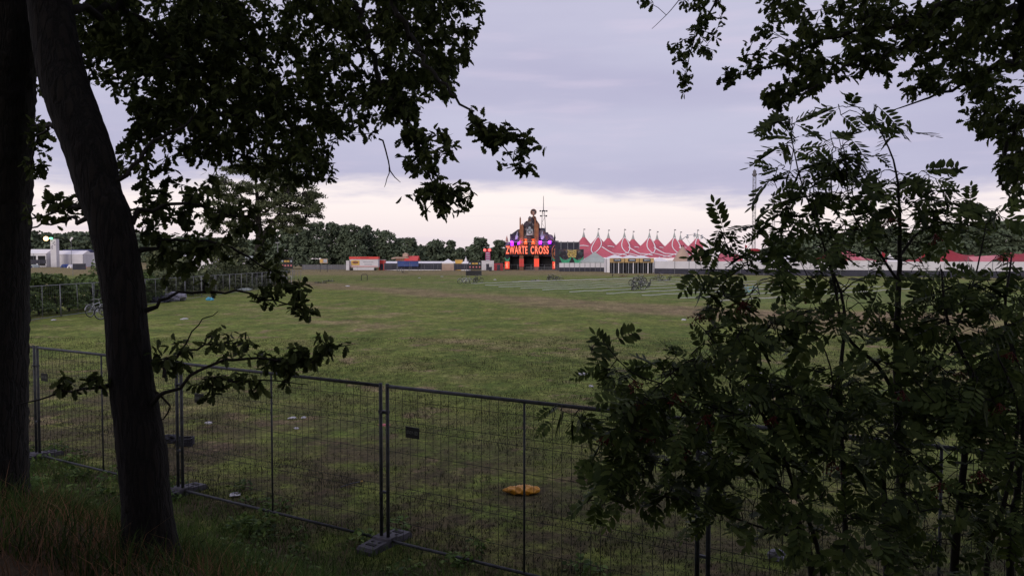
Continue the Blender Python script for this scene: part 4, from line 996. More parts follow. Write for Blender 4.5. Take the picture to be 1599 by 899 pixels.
def bush_at(label, px, top, Y, wpx, m='mid_leaf', size=.3):
    p = at(px, 421, Y); h = at(px, top, Y).z; w_ = wpx / F * Y
    return shrub('bush', label, 'bush', [(p.x, Y, h, w_ * .6), (p.x - w_ * .3, Y + 1, h * .8, w_ * .5), (p.x + w_ * .3, Y - 1, h * .75, w_ * .5)], 26, size, M[m])
bush_at('tall bush glimpsed just past the leaning oak trunk', 262, 372, 75, 70)
bush_at('broad bush in front of the lone tree foot', 362, 366, 90, 60)
bush_at('yellowish bush beside the lone tree trunk', 402, 388, 92, 40)
bush_at('dark bush beside the pictogram board', 428, 404, 104, 26, 'hedge_leaf')
bush_at('bush growing against the leaning trunk, above the bramble hedge', 150, 398, 62, 30, 'hedge_leaf', .2)

# ================================================================= things at the far end of the field
class Fac:
    """local frame of a thing that faces the field: photo pixels -> local x / z at its depth"""
    def __init__(s, px, Y): s.Y = Y; s.o = at(px, 421, Y); s.o.z = 0
    def x(s, px): return at(px, 421, s.Y).x - s.o.x
    def z(s, py): return max(0.0, at(800, py, s.Y).z)
    def pt(s, px, py): return (s.x(px), s.z(py))
def text(name, body, size, m, parent, loc, depth=.08, off=0.0, spacing=1.0, font_w=None, align='CENTER'):
    cu = bpy.data.curves.new(name, 'FONT'); cu.body = body; cu.size = size; cu.extrude = depth; cu.offset = off; cu.align_x = align; cu.align_y = 'CENTER'; cu.space_character = spacing
    tmp = bpy.data.objects.new(name, cu); COL.objects.link(tmp)
    bpy.context.view_layer.update()
    me = bpy.data.meshes.new_from_object(tmp.evaluated_get(bpy.context.evaluated_depsgraph_get()))
    bpy.data.objects.remove(tmp); bpy.data.curves.remove(cu)
    me.transform(Matrix.Rotation(R(90), 4, 'X'))
    xs = [v.co.x for v in me.vertices]
    if font_w:
        k = font_w / (max(xs) - min(xs))
        for v in me.vertices: v.co.x *= k
    o = bpy.data.objects.new(name, me); COL.objects.link(o); me.materials.clear(); me.materials.append(m)
    o.parent = parent; o.location = loc
    return o
def swag(b, x0, x1, z, drop, th, y, n=10):
    up = [(x0 + (x1 - x0) * i / n, z - drop * (1 - (2 * i / n - 1) ** 2) * .75) for i in range(n + 1)]
    dn = [(x0 + (x1 - x0) * i / n, z - (drop + th) * (1 - (2 * i / n - 1) ** 2) - .05) for i in range(n + 1)]
    for i in range(n): b.prism([dn[i], dn[i + 1], up[i + 1], up[i]], y - .10 - .06 * (i % 2), y)

# --- festival gate
YS = 236.0
fg = Fac(830, YS); S = lambda cx, cy: fg.pt(770 + cx / 6.9125, 310 + cy / 6.9125)
gate = thing('festival_gate', 'tall black festival gate with glowing orange lettering and a bust medallion on top', 'stage gate', fg.o)
def sb(b, c0, r0, c1, r1, y0, y1):
    (xa, za), (xb, zb) = S(c0, r0), S(c1, r1); b.b2(xa, xb, y0, y1, min(za, zb), max(za, zb)); return b
b = MB()
sb(b, 180, 470, 640, 625, 0, 3); sb(b, 128, 470, 180, 770, -.3, 3); sb(b, 640, 455, 706, 770, -.3, 3)
for c0, c1 in ((280, 332), (440, 498)): sb(b, c0, 600, c1, 770, .05, 3)
b.build('facade', M['facade'], gate)
b = MB(); sb(b, 182, 618, 638, 769, 2.4, 2.7); b.build('opening', M['void'], gate)
b = MB(); b.prism([S(*p) for p in ((325, 472), (325, 282), (340, 258), (358, 244), (376, 240), (380, 205), (395, 188), (410, 200), (425, 196), (442, 186), (462, 200), (470, 236), (490, 262), (502, 282), (502, 472))], -.25, 1.2); b.build('pediment', M['facade'], gate)
b = MB(); b.prism([S(*p) for p in ((182, 472), (182, 388), (190, 378), (200, 384), (212, 372), (236, 356), (262, 336), (290, 326), (325, 300), (325, 472))], .1, 1.0); b.build('wing', M['facade'], gate)
b = MB(); b.prism([S(*p) for p in ((502, 472), (502, 318), (560, 318), (566, 362), (592, 365), (600, 385), (628, 390), (645, 402), (655, 432), (668, 470))], .1, 1.0); b.build('wing', M['facade'], gate)
def column(c0, c1, top, y=-.9):
    (xa, zt), (xb, _) = S(c0, top), S(c1, top); w_ = xb - xa
    b = MB(); b.b2(xa, xb, y, y + .8, 0, zt * .97); b.prism([(xa, zt * .97), (xb, zt * .97), ((xa + xb) / 2, zt * 1.01)], y, y + .8)
    o = b.build('column', M['brown'], gate)
    b = MB(); b.b2(xa + w_ * .12, xa + w_ * .3, y - .06, y - .003, zt * .28, zt * .95); b.b2(xa + w_ * .62, xa + w_ * .8, y - .06, y - .003, zt * .28, zt * .95); b.build_each('stripe', M['orangey'], o)
    b = MB(); b.b2(xa - .1, xb + .1, y - .15, y - .003, S(0, 735)[1], S(0, 650)[1]); b.build('base_panel', M['redlit'] if c0 > 440 else M['redpaint'], o)
column(285, 300, 200, -1.0); column(300, 327, 272); column(445, 462, 196, -1.0); column(463, 490, 250)
b = MB(); sb(b, 360, 330, 426, 396, -.40, -.26); pn = b.build('clock_panel', M['mural'], gate)
b = MB()
for k in range(9):
    x_, z_ = S(393 + 16 * math.cos(k * 2.4), 362 + 16 * math.sin(k * 2.4)); b.box((x_, -.43, z_), (.22, .04, .10), 0)
x_, z_ = S(394, 362); b.ring((x_, -.42, z_), .6, .07, 14, 5); b.build('dial', M['black'], pn)
b = MB(); b.prism([S(*p) for p in ((378, 326), (384, 306), (394, 298), (404, 308), (412, 326))], -.34, -.26); b.build('figure', M['mural'], gate)
for pts in (((236, 440), (244, 400), (258, 362), (268, 352), (264, 390), (272, 412), (262, 438)), ((518, 442), (512, 400), (524, 366), (536, 350), (540, 392), (552, 420), (538, 440))):
    b = MB(); b.prism([S(*p) for p in pts], -.02, .08); b.build('figure', M['mural'], gate)
# medallion with a painted bust
x_, z_ = S(435, 147); b = MB()
n = 24; rr = 34 / 6.9125 / F * YS
b.prism([(x_ + rr * math.cos(2 * math.pi * k / n), z_ + rr * math.sin(2 * math.pi * k / n)) for k in range(n)], -.5, -.1); md = b.build('medallion', M['brown'], gate)
b = MB(); b.prism([(x_ + rr * .80 * math.cos(2 * math.pi * k / n), z_ + rr * .80 * math.sin(2 * math.pi * k / n)) for k in range(n)], -.54, -.503); b.build('background', M['facade'], md)
b = MB(); b.ball((x_, -.55, z_ + rr * .08), rr * .52, 14, 8, (.80, .25, 1.0)); b.ball((x_, -.55, z_ - rr * .62), rr * .5, 12, 6, (1.0, .25, .36)); b.box((x_, -.58, z_ - rr * .42), (rr * .3, .1, rr * .3)); b.build('bust', M['skinpaint'], md, True)
b = MB(); b.ball((x_, -.58, z_ + rr * .36), rr * .46, 12, 6, (.95, .25, .55)); b.build('hair', M['facade'], md, True)
b = MB(); b.box((*(S(434, 190)[0], -.3), S(434, 190)[1]), (.4, .3, 1.6)); b.build('medallion_post', M['brown'], gate)
# lettering of the sign
(xa, za), (xb, zb) = S(133, 512), S(604, 608); zc_ = (za + zb) / 2; hh = za - zb
b = MB(); b.b2(xa, xb, -1.35, -1.1, zb, za); b.build('sign_board', M['black'], gate)
for word, c0, c1 in (('ZWARTE', 138, 371), ('CROSS', 402, 597)):
    xl, xr = S(c0, 0)[0], S(c1, 0)[0]
    o = text('neon_word', word, hh * 1.22, M['neon'], gate, ((xl + xr) / 2, -1.50, zc_), .12, .12, 1.16, xr - xl)
    text('neon_tube', word, hh * 1.10, M['neon_edge'], o, (0, -.16, 0), .03, -.035, 1.22, (xr - xl) * .965)
for c0, r0, c1, r1 in ((188, 458, 222, 512), (262, 474, 292, 500), (492, 456, 526, 496), (596, 456, 624, 490)):
    b = MB(); sb(b, c0, r0, c1, r1, -.75, -.45); b.build('purple_lamp', M['purple'], gate)
for c0 in (334, 414):
    b = MB(); sb(b, c0, 466, c0 + 34, 496, -.7, -.4); sb(b, c0 + 4, 436, c0 + 30, 446, -.7, -.4); sb(b, c0 + 10, 450, c0 + 24, 466, -.7, -.4); b.build('orange_lamp', M['orangelamp'], gate)
for cx_, cy_, col_, en in ((200, 470, (.55, .05, 1), 150), (285, 470, (.55, .05, 1), 120), (510, 470, (.55, .05, 1), 130), (606, 470, (.55, .05, 1), 160), (350, 465, (1, .2, .05), 80), (432, 465, (1, .2, .05), 80)):
    pl_ = bpy.data.lights.new('gate_lamp', 'POINT'); pl_.energy = en; pl_.color = col_; pl_.shadow_soft_size = .3
    lo_ = bpy.data.objects.new('gate_lamp', pl_); COL.objects.link(lo_); x_, z_ = S(cx_, cy_); lo_.location = fg.o + Vector((x_, -1.3, z_))
b = MB(); sb(b, 180, 466, 640, 473, -1.0, -.9); b.build('truss', M['galv_far'], gate)
for c0, c1 in ((128, 176), (640, 692)):
    b = MB(); sb(b, c0, 680, c1, 757, -.55, -.303); pnl = b.build('lit_panel', M['redlit'], gate)
    b = MB(); sb(b, (c0 + c1) / 2 - 8, 690, (c0 + c1) / 2 + 4, 748, -.60, -.552); sb(b, (c0 + c1) / 2 - 16, 710, (c0 + c1) / 2 - 8, 722, -.60, -.552); b.build('symbol', M['neon_edge'], pnl)
    b = MB(); xa, z0_ = S(c0 - 4, 628); xb, _ = S(c1 + 6, 0); swag(b, xa, xb, z0_, 1.1, .7, -.34); b.build('drape', M['green'], gate)
x_, z_ = S(672, 578); b = MB()
for k in range(24):
    a0, a1 = 2 * math.pi * k / 24, 2 * math.pi * (k + 1) / 24
    b.tube([(x_ + 1.05 * math.cos(a0), -.45, z_ + 2.1 * math.sin(a0)), (x_ + 1.05 * math.cos(a1), -.45, z_ + 2.1 * math.sin(a1))], .12, 5)
b.ball((x_, -.35, z_ + .7), .45, 10, 6, (1, .3, 1.2)); b.ball((x_, -.35, z_ - .5), .6, 10, 6, (1, .3, 1.3)); b.build('oval_frame', M['orangey'], gate)
b = MB(); b.lathe([(.5, 0), (.32, .7), (.36, .8), (.1, 1.7), (.02, 2.0)], 10, (S(148, 470)[0], 1, S(0, 466)[1])); b.build('finial', M['skinpaint'], gate)
b = MB(); b.lathe([(.3, 0), (.2, .9), (.34, 1.1), (.1, 2.2), (.02, 2.9)], 10, (S(666, 470)[0], 1, S(0, 466)[1])); b.build('finial', M['facade'], gate)

# crowd barriers before the gate
def barrier(label, loc):
    t = thing('crowd_barrier', label, 'crowd barrier', loc, 0, 'crowd barriers in front of the gate'); b = MB()
    b.tube([(0, 0, .05), (0, 0, 1.1), (2.2, 0, 1.1), (2.2, 0, .05)], .03, 5); b.tube([(0, 0, .2), (2.2, 0, .2)], .03, 5)
    for i in range(1, 14): b.tube([(i * .157, 0, .2), (i * .157, 0, 1.1)], .014, 3)
    b.build('frame', M['galv_far'], t); f = MB(); f.box((.3, 0, .03), (.06, .6, .05)); f.box((1.9, 0, .03), (.06, .6, .05)); f.build_each('foot', M['galv_far'], t); return t
pb = None
for k in range(17):
    p = at(821, 421, 222); p.x += k * 2.28; p.z = 0
    if p.x > at(868, 421, 222).x: break
    lab = ORD[k] + ' crowd barrier in front of the gate, counted from the column side'
    if pb is None: pb = barrier(lab, p)
    else: dup(pb, p, (0, 0, R(random.uniform(-2, 2))), lab)

# --- dark scaffold and banner beside the gate
fs = Fac(886, 232)
t = thing('scaffold_wall', 'dark scaffold wall with pale uprights between the gate and the red tent', 'scaffold', fs.o)
b = MB(); b.b2(fs.x(867), fs.x(905), .3, 1.5, 0, fs.z(378.5)); b.build('cladding', M['dark'], t)
b = MB()
for px in (876, 886.5, 896, 904.5): b.tube([(fs.x(px), .1, 0), (fs.x(px), .1, fs.z(376.5))], .14, 6)
b.tube([(fs.x(867), .1, fs.z(378)), (fs.x(905), .1, fs.z(378))], .09, 6); b.build_each('upright', M['galv_far'], t)
fb = Fac(892, 226)
t = thing('festival_banner', 'black banner with gold lettering and green painted drapes beside the gate', 'banner', fb.o)
b = MB(); b.b2(fb.x(873), fb.x(911.5), 0, .25, fb.z(411), fb.z(389)); bn = b.build('banner_cloth', M['facade'], t)
text('lettering', 'ZWARTE', 2.0, M['gold'], bn, (fb.x(893), -.06, fb.z(394.5)), .05, .06, 1.0, fb.x(900.5) - fb.x(886))
text('lettering', 'CROSS', 2.0, M['gold'], bn, (fb.x(893), -.06, fb.z(398.2)), .05, .06, 1.0, fb.x(899.5) - fb.x(887))
b = MB(); swag(b, fb.x(873.5), fb.x(892.5), fb.z(400), 1.5, 1.3, -.003); b.build('drape', M['green'], t)
b = MB(); swag(b, fb.x(894), fb.x(911.5), fb.z(400), 1.5, 1.3, -.003); b.build('drape', M['green'], t)
b = MB()
for px in (873.5, 883, 892.5, 902, 911): b.tube([(fb.x(px), .35, 0), (fb.x(px), .35, fb.z(389))], .08, 5)
b.build_each('post', M['galv_far'], t)

# --- hoardings: white upper half, dark lower half
def hoarding(label, a, c, py_top, py_mid, n, scribble=0):
    d_ = (c - a); l = d_.length; rz_ = math.atan2(d_.y, d_.x)
    t = thing('site_hoarding', label, 'hoarding', a, rz_)
    ztop, zmid = py_top, py_mid
    b = MB(); b.b2(0, l, 0, .06, zmid, ztop); w_ = b.build('white_sheet', M['white'], t)
    b = MB(); b.b2(0, l, -.02, .05, 0.02, zmid - .004); b.build('dark_sheet', M['dark'], t)
    for k in range(n + 1):
        b = MB(); x = l * k / n; b.tube([(x, -.08, 0), (x, -.08, ztop + .15)], .05, 6); b.build('post', M['galv_far'], t)
    if scribble:
        b = MB(); rr = random.Random(5)
        for k in range(scribble):
            x = l * (.32 + .42 * k / scribble) + rr.uniform(-.4, .4); zc = (ztop + zmid) / 2
            p = [(x + rr.uniform(-.8, .8), -.035, zc + rr.uniform(-.42, .42) * (ztop - zmid)) for _ in range(4)]; b.tube(p, .035, 4)
        b.build('painted_scrawl', M['black'], w_)
    return t
a = at(873, 424, 206); a.z = 0; c = at(954, 424.5, 204); c.z = 0
hoarding('white and dark hoarding below the black banner and the grey tent', a, c, at(900, 410.5, 205).z, at(900, 417.5, 205).z, 10)
a = gp(1022, 427.5); c = gp(1720, 436.5)
hoarding('long white hoarding with dark skirt and scrawled paint in front of the red tents', a, c, 2.9, 1.25, 16, 26)

# --- entrance gates
M['ochre'] = mat('ochre_header', (0.46, 0.31, 0.13), 0.7, 0.4, 1.2)
fe = Fac(987, 180)
t = thing('entrance_portal', 'triple entrance portal with ochre headers and pale turnstile bars', 'entrance', fe.o)
for k in range(3):
    xa, xb = fe.x(953 + 23 * k), fe.x(975 + 23 * k)
    b = MB(); b.b2(xa, xb, 0, 1.2, fe.z(410), fe.z(403)); h = b.build('header', M['ochre'], t)
    b = MB(); b.b2(xa + (xb - xa) * .22, xa + (xb - xa) * .76, -.10, -.003, fe.z(408.6), fe.z(404)); sp_ = b.build('sign', M['dark'], h)
    b = MB(); b.b2(xa + (xb - xa) * .30, xa + (xb - xa) * .70, -.13, -.102, fe.z(406.8), fe.z(405)); b.build('lettering', M['mural'], sp_)
    for j in range(6):
        x = xa + (xb - xa) * (j + .35) / 6; b = MB(); b.b2(x, x + .24, .1, .5, 0, fe.z(410) - .004); b.build('pillar', M['white'] if j == 3 else M['galv_far' if j % 2 else 'galv'], t)
    b = MB(); b.b2(xa + .05, xb - .05, 1.3, 1.5, 0, fe.z(410)); b.build('interior', M['void'], t)

# --- white pagoda tents
def pagoda(label, px, Y, wpx, py_eave, py_top, m='white_tent', group=None, walls=True, name='pagoda_tent', wallm=None, conv=1.15):
    f = Fac(px, Y); hw = wpx / F * Y / 2; ze, zt = f.z(py_eave), f.z(py_top)
    t = thing(name, label, 'tent', f.o, 0, group)
    prof = []; n = 9
    b = MB(); rings = []
    vs = []; fs = []
    for i in range(n):
        s = i / (n - 1); k = (1 - s) ** 1.6 if zt - ze > 1.2 * hw else (1 - s) ** conv; z_ = ze + (zt - ze) * s
        w2 = max(hw * k, .03)
        for (a_, c_) in ((-1, -1), (1, -1), (1, 1), (-1, 1)): vs.append((a_ * w2, hw + c_ * w2, z_))
    for i in range(n - 1):
        for k in range(4): fs.append((i * 4 + k, i * 4 + (k + 1) % 4, i * 4 + 4 + (k + 1) % 4, i * 4 + 4 + k))
    b.add(vs, fs); b.b2(-hw, hw, 0, .05, ze - .3, ze - .002); b.build('roof', M[m], t)
    if walls:
        b = MB(); b.b2(-hw, hw, .06, .12, 0, ze - .302); b.b2(-hw, -hw + .05, .13, 2 * hw, 0, ze - .3); b.b2(hw - .05, hw, .13, 2 * hw, 0, ze - .3); b.build('wall', M[wallm or m], t)
    b = MB()
    for a_ in (-1, 1): b.tube([(a_ * hw, -.04, 0), (a_ * hw, -.04, ze)], .06, 5)
    b.build_each('pole', M['galv_far'], t)
    return t
pagoda('white peaked tent with pale doors behind the far fence', 699, 226, 20, 410, 404, wallm='beige')
for k, px in enumerate((962, 986, 1003)): pagoda(['first', 'second', 'third'][k] + ' white tent roof above the entrance portal', px, 192, 30, 403.5, 397.5 + k * .4, conv=.8, group='white tents behind the entrance portal')
pagoda('wide white tent roof between the entrance portal and the beige tipi', 1033, 196, 36, 410, 401)
pagoda('slim white pointed pavilion among the red awnings', 1394, 170, 20, 408.5, 395.5)
pagoda('grey-green peaked tent between the banner and the entrance portal', 931, 208, 46, 409, 392.5, 'grey_tent')
pagoda('small white tent roof in front of the striped red roof', 1330, 176, 18, 401, 395)
# --- beige tipis
def tipi(label, px, Y, wpx, top, base):
    f = Fac(px, Y); r = wpx / F * Y / 2; h = f.z(top)
    t = thing('tipi_tent', label, 'tent', f.o, 0, 'beige tipis')
    b = MB(); b.lathe([(r * (1 - s) ** .92 + .12, h * s) for s in [i / 8 for i in range(9)]], 20, (0, r, 0)); b.build('canvas', M['beige'], t, True)
    b = MB()
    for k in range(6): a_ = k; b.tube([(0, r, h * .93), (.5 * math.cos(a_), r + .5 * math.sin(a_), h * 1.05)], .05, 4)
    b.build_each('pole', M['twig'], t); d_ = MB(); d_.prism([(-r * .16, 0.02), (r * .16, 0.02), (0, h * .30)], -.05 + r * .1, r * .12); d_.build('door_flap', M['beige'], t); return t
tipi('wide beige tipi in front of the red circus tent', 1071, 190, 50, 384, 412)
tipi('beige tipi half hidden behind the wider tipi', 1096, 200, 40, 386, 412)

# --- the red circus tent
YC = 236.0
fc = Fac(1003, YC); mp = 1 / F * YC
tent = thing('circus_tent', 'huge red circus tent with ten white-capped peaks and looping white trim', 'circus tent', fc.o)
front = [(934, 367.5), (975, 368.5), (1014, 369), (1053, 369), (1089, 369.5)]; back = [(911.5, 367.5), (950, 369), (988.5, 371), (1026, 371.5), (1062.5, 372)]
peaks = [(at(px, py, YC + 10).x - fc.o.x, 10.0, at(px, py, YC + 10).z) for px, py in front] + [(at(px, py, YC + 22).x - fc.o.x, 22.0, at(px, py, YC + 22).z) for px, py in back]
ZE = fc.z(404)
def tz(x, y):
    z = np.full(np.shape(x), ZE - 1.0)
    for (a_, c_, h) in peaks:
        r = np.hypot(x - a_, (y - c_) * 1.0)
        zz_ = ZE + (h - ZE) * np.exp(-(r / 5.2) ** 1.1) * 1.0 + 0.0
        zz_ = np.where(r > 14, -9, zz_); z = np.maximum(z, zz_ - 0.055 * r)
    return z
x0_, x1_ = fc.x(905), fc.x(1106)
gx = np.linspace(x0_, x1_, 150); gy = np.linspace(0, 30, 70); GX, GY = np.meshgrid(gx, gy)
# the peaks sit on grid points so that the caps meet the cloth
GZ = tz(GX, GY)
ii = np.arange(69)[:, None] * 150 + np.arange(149)[None, :]
mesh_np('canopy', np.stack([GX, GY, GZ], -1).reshape(-1, 3), np.stack([ii, ii + 1, ii + 151, ii + 150], -1).reshape(-1), np.full(69 * 149, 4), M['red'], tent, True)
b = MB(); b.b2(x0_ + 1, x1_ - 1, .6, .7, 0, ZE - .4); b.build('side_wall', M['white_tent'], tent)
for a_, c_, h in peaks:
    b = MB(); z0_ = h - .9; b.lathe([(.62, 0), (.50, .5), (.36, 1.0), (.20, 1.7), (.10, 2.1)], 10, (a_, c_, z0_)); b.build('cap', M['grey_tent'], tent, True)
    b = MB(); b.tube([(a_, c_, z0_ + 2.1), (a_, c_, z0_ + 3.2)], .07, 5); b.box((a_ + .28, c_, z0_ + 2.95), (.5, .04, .35)); b.build('flag', M['galv_far'], tent)
def ribbon(b, plan, wd=.26):
    pts = [Vector((x, y, float(tz(np.array(x), np.array(y))) + .10)) for x, y in plan]
    for p, q in zip(pts[:-1], pts[1:]):
        d_ = (q - p).normalized(); s = d_.cross(Vector((0, -.55, .83))).normalized() * wd / 2
        o = Vector((0, -.12, .10)); b.add([p - s, p + s, q + s, q - s, p - s + o, p + s + o, q + s + o, q - s + o], [(4, 5, 6, 7), (0, 1, 5, 4), (2, 3, 7, 6), (1, 2, 6, 5), (3, 0, 4, 7)])
for k, (a_, c_, h) in enumerate(peaks[:5]):
    b = MB(); n = 18
    for sgn in (-1, 1):
        w_ = 1.25 if k else 1.5
        pl = [(a_ + sgn * w_ * math.sin(math.pi * (i / n) ** .8) ** .8 + (-.12 * i if k == 0 else 0), c_ - .5 - 6.0 * i / n) for i in range(n + 1)]
        pl += [(pl[-1][0] + sgn * -1 * .9 * j, pl[-1][1] - .42 * j) for j in range(1, 7)] if k else []
        ribbon(b, pl)
    b.build('white_trim', M['white_tent'], tent)
for k in range(4):
    a0, a1 = peaks[k], peaks[k + 1]
    b = MB(); ribbon(b, [(a0[0] + .8 + (a1[0] - a0[0] - 1.2) * i / 16, 6.5 - 4.5 * i / 16) for i in range(17)], .36); b.build('white_trim', M['white_tent'], tent)
for k in range(5):
    a0 = peaks[5 + k]; b = MB(); ribbon(b, [(a0[0] - 1.6 + 4.2 * i / 8, 19.2 - .4 * math.sin(i * .4)) for i in range(9)], .4); b.build('white_trim', M['white_tent'], tent)

# --- drop tower, light mast, ferris wheel
def lattice(b, w_, z0_, z1_, n, r, x=0, y=0):
    for (sx, sy) in ((-1, -1), (1, -1), (1, 1), (-1, 1)): b.tube([(x + sx * w_ / 2, y + sy * w_ / 2, z0_), (x + sx * w_ / 2, y + sy * w_ / 2, z1_)], r, 5)
    for k in range(n):
        za, zb = z0_ + (z1_ - z0_) * k / n, z0_ + (z1_ - z0_) * (k + 1) / n; s = 1 if k % 2 else -1
        for sy in (-1, 1):
            b.tube([(x - s * w_ / 2, y + sy * w_ / 2, za), (x + s * w_ / 2, y + sy * w_ / 2, zb)], r * .5, 4); b.tube([(x + sy * w_ / 2, y - s * w_ / 2, za), (x + sy * w_ / 2, y + s * w_ / 2, zb)], r * .5, 4)
            b.tube([(x - w_ / 2, y + sy * w_ / 2, zb), (x + w_ / 2, y + sy * w_ / 2, zb)], r * .5, 4)
fd = Fac(1176.5, 330)
t = thing('drop_tower', 'very tall slender lattice ride tower rising beside the rowan', 'ride tower', fd.o)
M['lattice'] = mat('lattice_steel', (0.13, 0.125, 0.14), 0.6, 0.2, 1)
ztop = fd.z(276)
b = MB(); lattice(b, 1.15, 0, ztop, 30, .08); b.build('mast', M['lattice'], t)
b = MB(); b.lathe([(.5, 0), (1.0, .6), (1.15, 1.1), (.7, 1.6), (.8, 2.4), (.3, 3.0)], 10, (0, 0, ztop)); b.build('head', M['lattice'], t)
b = MB(); b.tube([(0, 0, ztop + 3), (0, 0, fd.z(263))], [.12, .05], 5); b.build('antenna', M['lattice'], t)
b = MB(); b.lathe([(1.6, 0), (2.6, .4), (2.6, 1.6), (1.6, 2.0)], 12, (0, 0, 6)); b.build('gondola', M['redd'], t)
fl = Fac(848.5, 262)
t = thing('light_mast', 'thin floodlight mast behind the festival gate', 'light mast', fl.o)
b = MB(); z1_ = fl.z(330)
for s in (-1, 1): b.tube([(s * 1.5, 0, 0), (s * .35, 0, z1_)], .10, 5)
for k in range(10):
    za, zb = z1_ * k / 10, z1_ * (k + 1) / 10; wa, wb = 1.5 - 1.15 * k / 10, 1.5 - 1.15 * (k + 1) / 10; s = 1 if k % 2 else -1
    b.tube([(s * wa, 0, za), (-s * wb, 0, zb)], .05, 4)
b.tube([(0, 0, z1_), (0, 0, fl.z(306))], [.16, .08], 5); b.build('mast', M['lattice'], t)
for zz_, ws in ((z1_ - 1.6, (-.9, .95)), (z1_ + .1, (-1.1, -.3, .4, 1.1))):
    for w_ in ws: b = MB(); b.box((w_, -.3, zz_), (.55, .3, .45), 0, R(20)); b.build('floodlight', M['dark'], t)
    b = MB(); b.tube([(-1.3, 0, zz_), (1.3, 0, zz_)], .06, 4); b.build('crossbar', M['lattice'], t)
ff = Fac(1084, 300)
t = thing('ferris_wheel', 'pale ferris wheel half hidden behind the last tent peak', 'ferris wheel', ff.o)
zc = ff.z(392); rad = 26 / F * 300
b = MB(); b.ring((0, 0, zc), rad, .07, 36, 4); b.ring((0, .8, zc), rad, .07, 36, 4)
for k in range(12): a_ = k * math.pi / 6; b.tube([(0, .4, zc), (rad * math.cos(a_), .4, zc + rad * math.sin(a_))], .045, 4)
b.build('wheel', M['galv_far'], t)
b = MB(); b.tube([(-4, .4, 0), (0, .4, zc), (4, .4, 0)], .2, 5); b.build('support', M['galv_far'], t)
for k in range(14):
    a_ = k * math.pi / 7 + .2; b = MB(); cx, cz = rad * math.cos(a_), zc + rad * math.sin(a_) - .9
    b.lathe([(.3, 0), (.55, .15), (.55, .6), (.1, .62), (.1, 1.1), (.6, 1.2), (.05, 1.5)], 8, (cx, .4, cz)); b.build('gondola', M['mural'], t)

# --- red awnings on the right
def stretch(name, label, pts, m, poles=True, group=None, n=10):
    """stretch canopy spanned between four corner points (world)"""
    a_, b_, c_, d_ = [Vector(p) for p in pts]; o = (a_ + b_ + c_ + d_) / 4; o.z = 0
    t = thing(name, label, 'awning', o, 0, group); vs = []; fs = []
    for j in range(n + 1):
        for i in range(n + 1):
            u, v = i / n, j / n; p = a_ * (1 - u) * (1 - v) + b_ * u * (1 - v) + c_ * u * v + d_ * (1 - u) * v - o
            p.z -= .9 * math.sin(math.pi * u) * math.sin(math.pi * v) * .6 + .5 * (4 * u * (1 - u)) * (1 if j in (0, n) else .4); vs.append(p)
    for j in range(n):
        for i in range(n): k = j * (n + 1) + i; fs.append((k, k + 1, k + n + 2, k + n + 1))
    nn = len(vs); vs2 = [v + Vector((0, 0, -.05)) for v in vs]
    b = MB(); b.add(vs, fs); b.add(vs2, [f[::-1] for f in fs]); b.build('canopy', M[m], t, True)
    b = MB()
    for p in (a_, b_, c_, d_): q = p - o; b.tube([(q.x, q.y, 0), (q.x, q.y, q.z)], .07, 5)
    b.build_each('pole', M['galv_far'], t); return t
YR = 165.0
def ap(px, py, y=YR): return at(px, py, y)
# striped red roof
f = Fac(1328, YR + 8); t = thing('striped_pavilion', 'low red pavilion with pale stripes across its hipped roof', 'pavilion', f.o)
for k in range(7):
    xa, xb = 1296 + 10 * k, 1306 + 10 * k
    def rz_(px): return f.z(391 + max(0, abs(px - 1328) - 12) * .42)
    b = MB(); b.add([(f.x(xa), 0, f.z(406)), (f.x(xb), 0, f.z(406)), (f.x(xb) * .9, 5, rz_(xb)), (f.x(xa) * .9, 5, rz_(xa)), (f.x(xa), 10, f.z(406)), (f.x(xb), 10, f.z(406))], [(0, 1, 2, 3), (3, 2, 5, 4)]); b.build('roof', M['red' if k % 2 == 0 else 'pink'], t)
b = MB(); b.b2(f.x(1297), f.x(1365), .3, .4, 0, f.z(406) - .01); b.build('wall', M['white_tent'], t)
stretch('stretch_awning', 'pink and red low awning between the striped pavilion and the white pavilion', [ap(1362, 409), ap(1386, 410), ap(1384, 404, YR + 8), ap(1368, 406, YR + 8)], 'red')
stretch('stretch_awning', 'red peaked awning just past the white pavilion', [ap(1408, 410), ap(1442, 411), ap(1436, 401, YR + 6), ap(1420, 405, YR + 6)], 'redd')
stretch('stretch_awning', 'dark red star-shaped awning with one tall corner', [ap(1462, 410), ap(1530, 406), ap(1520, 398, YR + 9), ap(1482, 389, YR + 5)], 'redd')
stretch('stretch_awning', 'pale pink stretch awning dipping towards the hoarding', [ap(1512, 401), ap(1538, 413, YR - 8), ap(1574, 394, YR), ap(1560, 398, YR + 10)], 'pink')
stretch('stretch_awning', 'deep red stretch awning at the picture edge', [ap(1556, 405), ap(1600, 409), ap(1604, 394, YR + 8), ap(1572, 392, YR + 8)], 'redd')
stretch('stretch_awning', 'blue-white awning at the picture edge beside the deep red one', [ap(1560, 409, YR + 3), ap(1612, 411, YR + 3), ap(1608, 398, YR + 14), ap(1566, 404, YR + 14)], 'cyan')
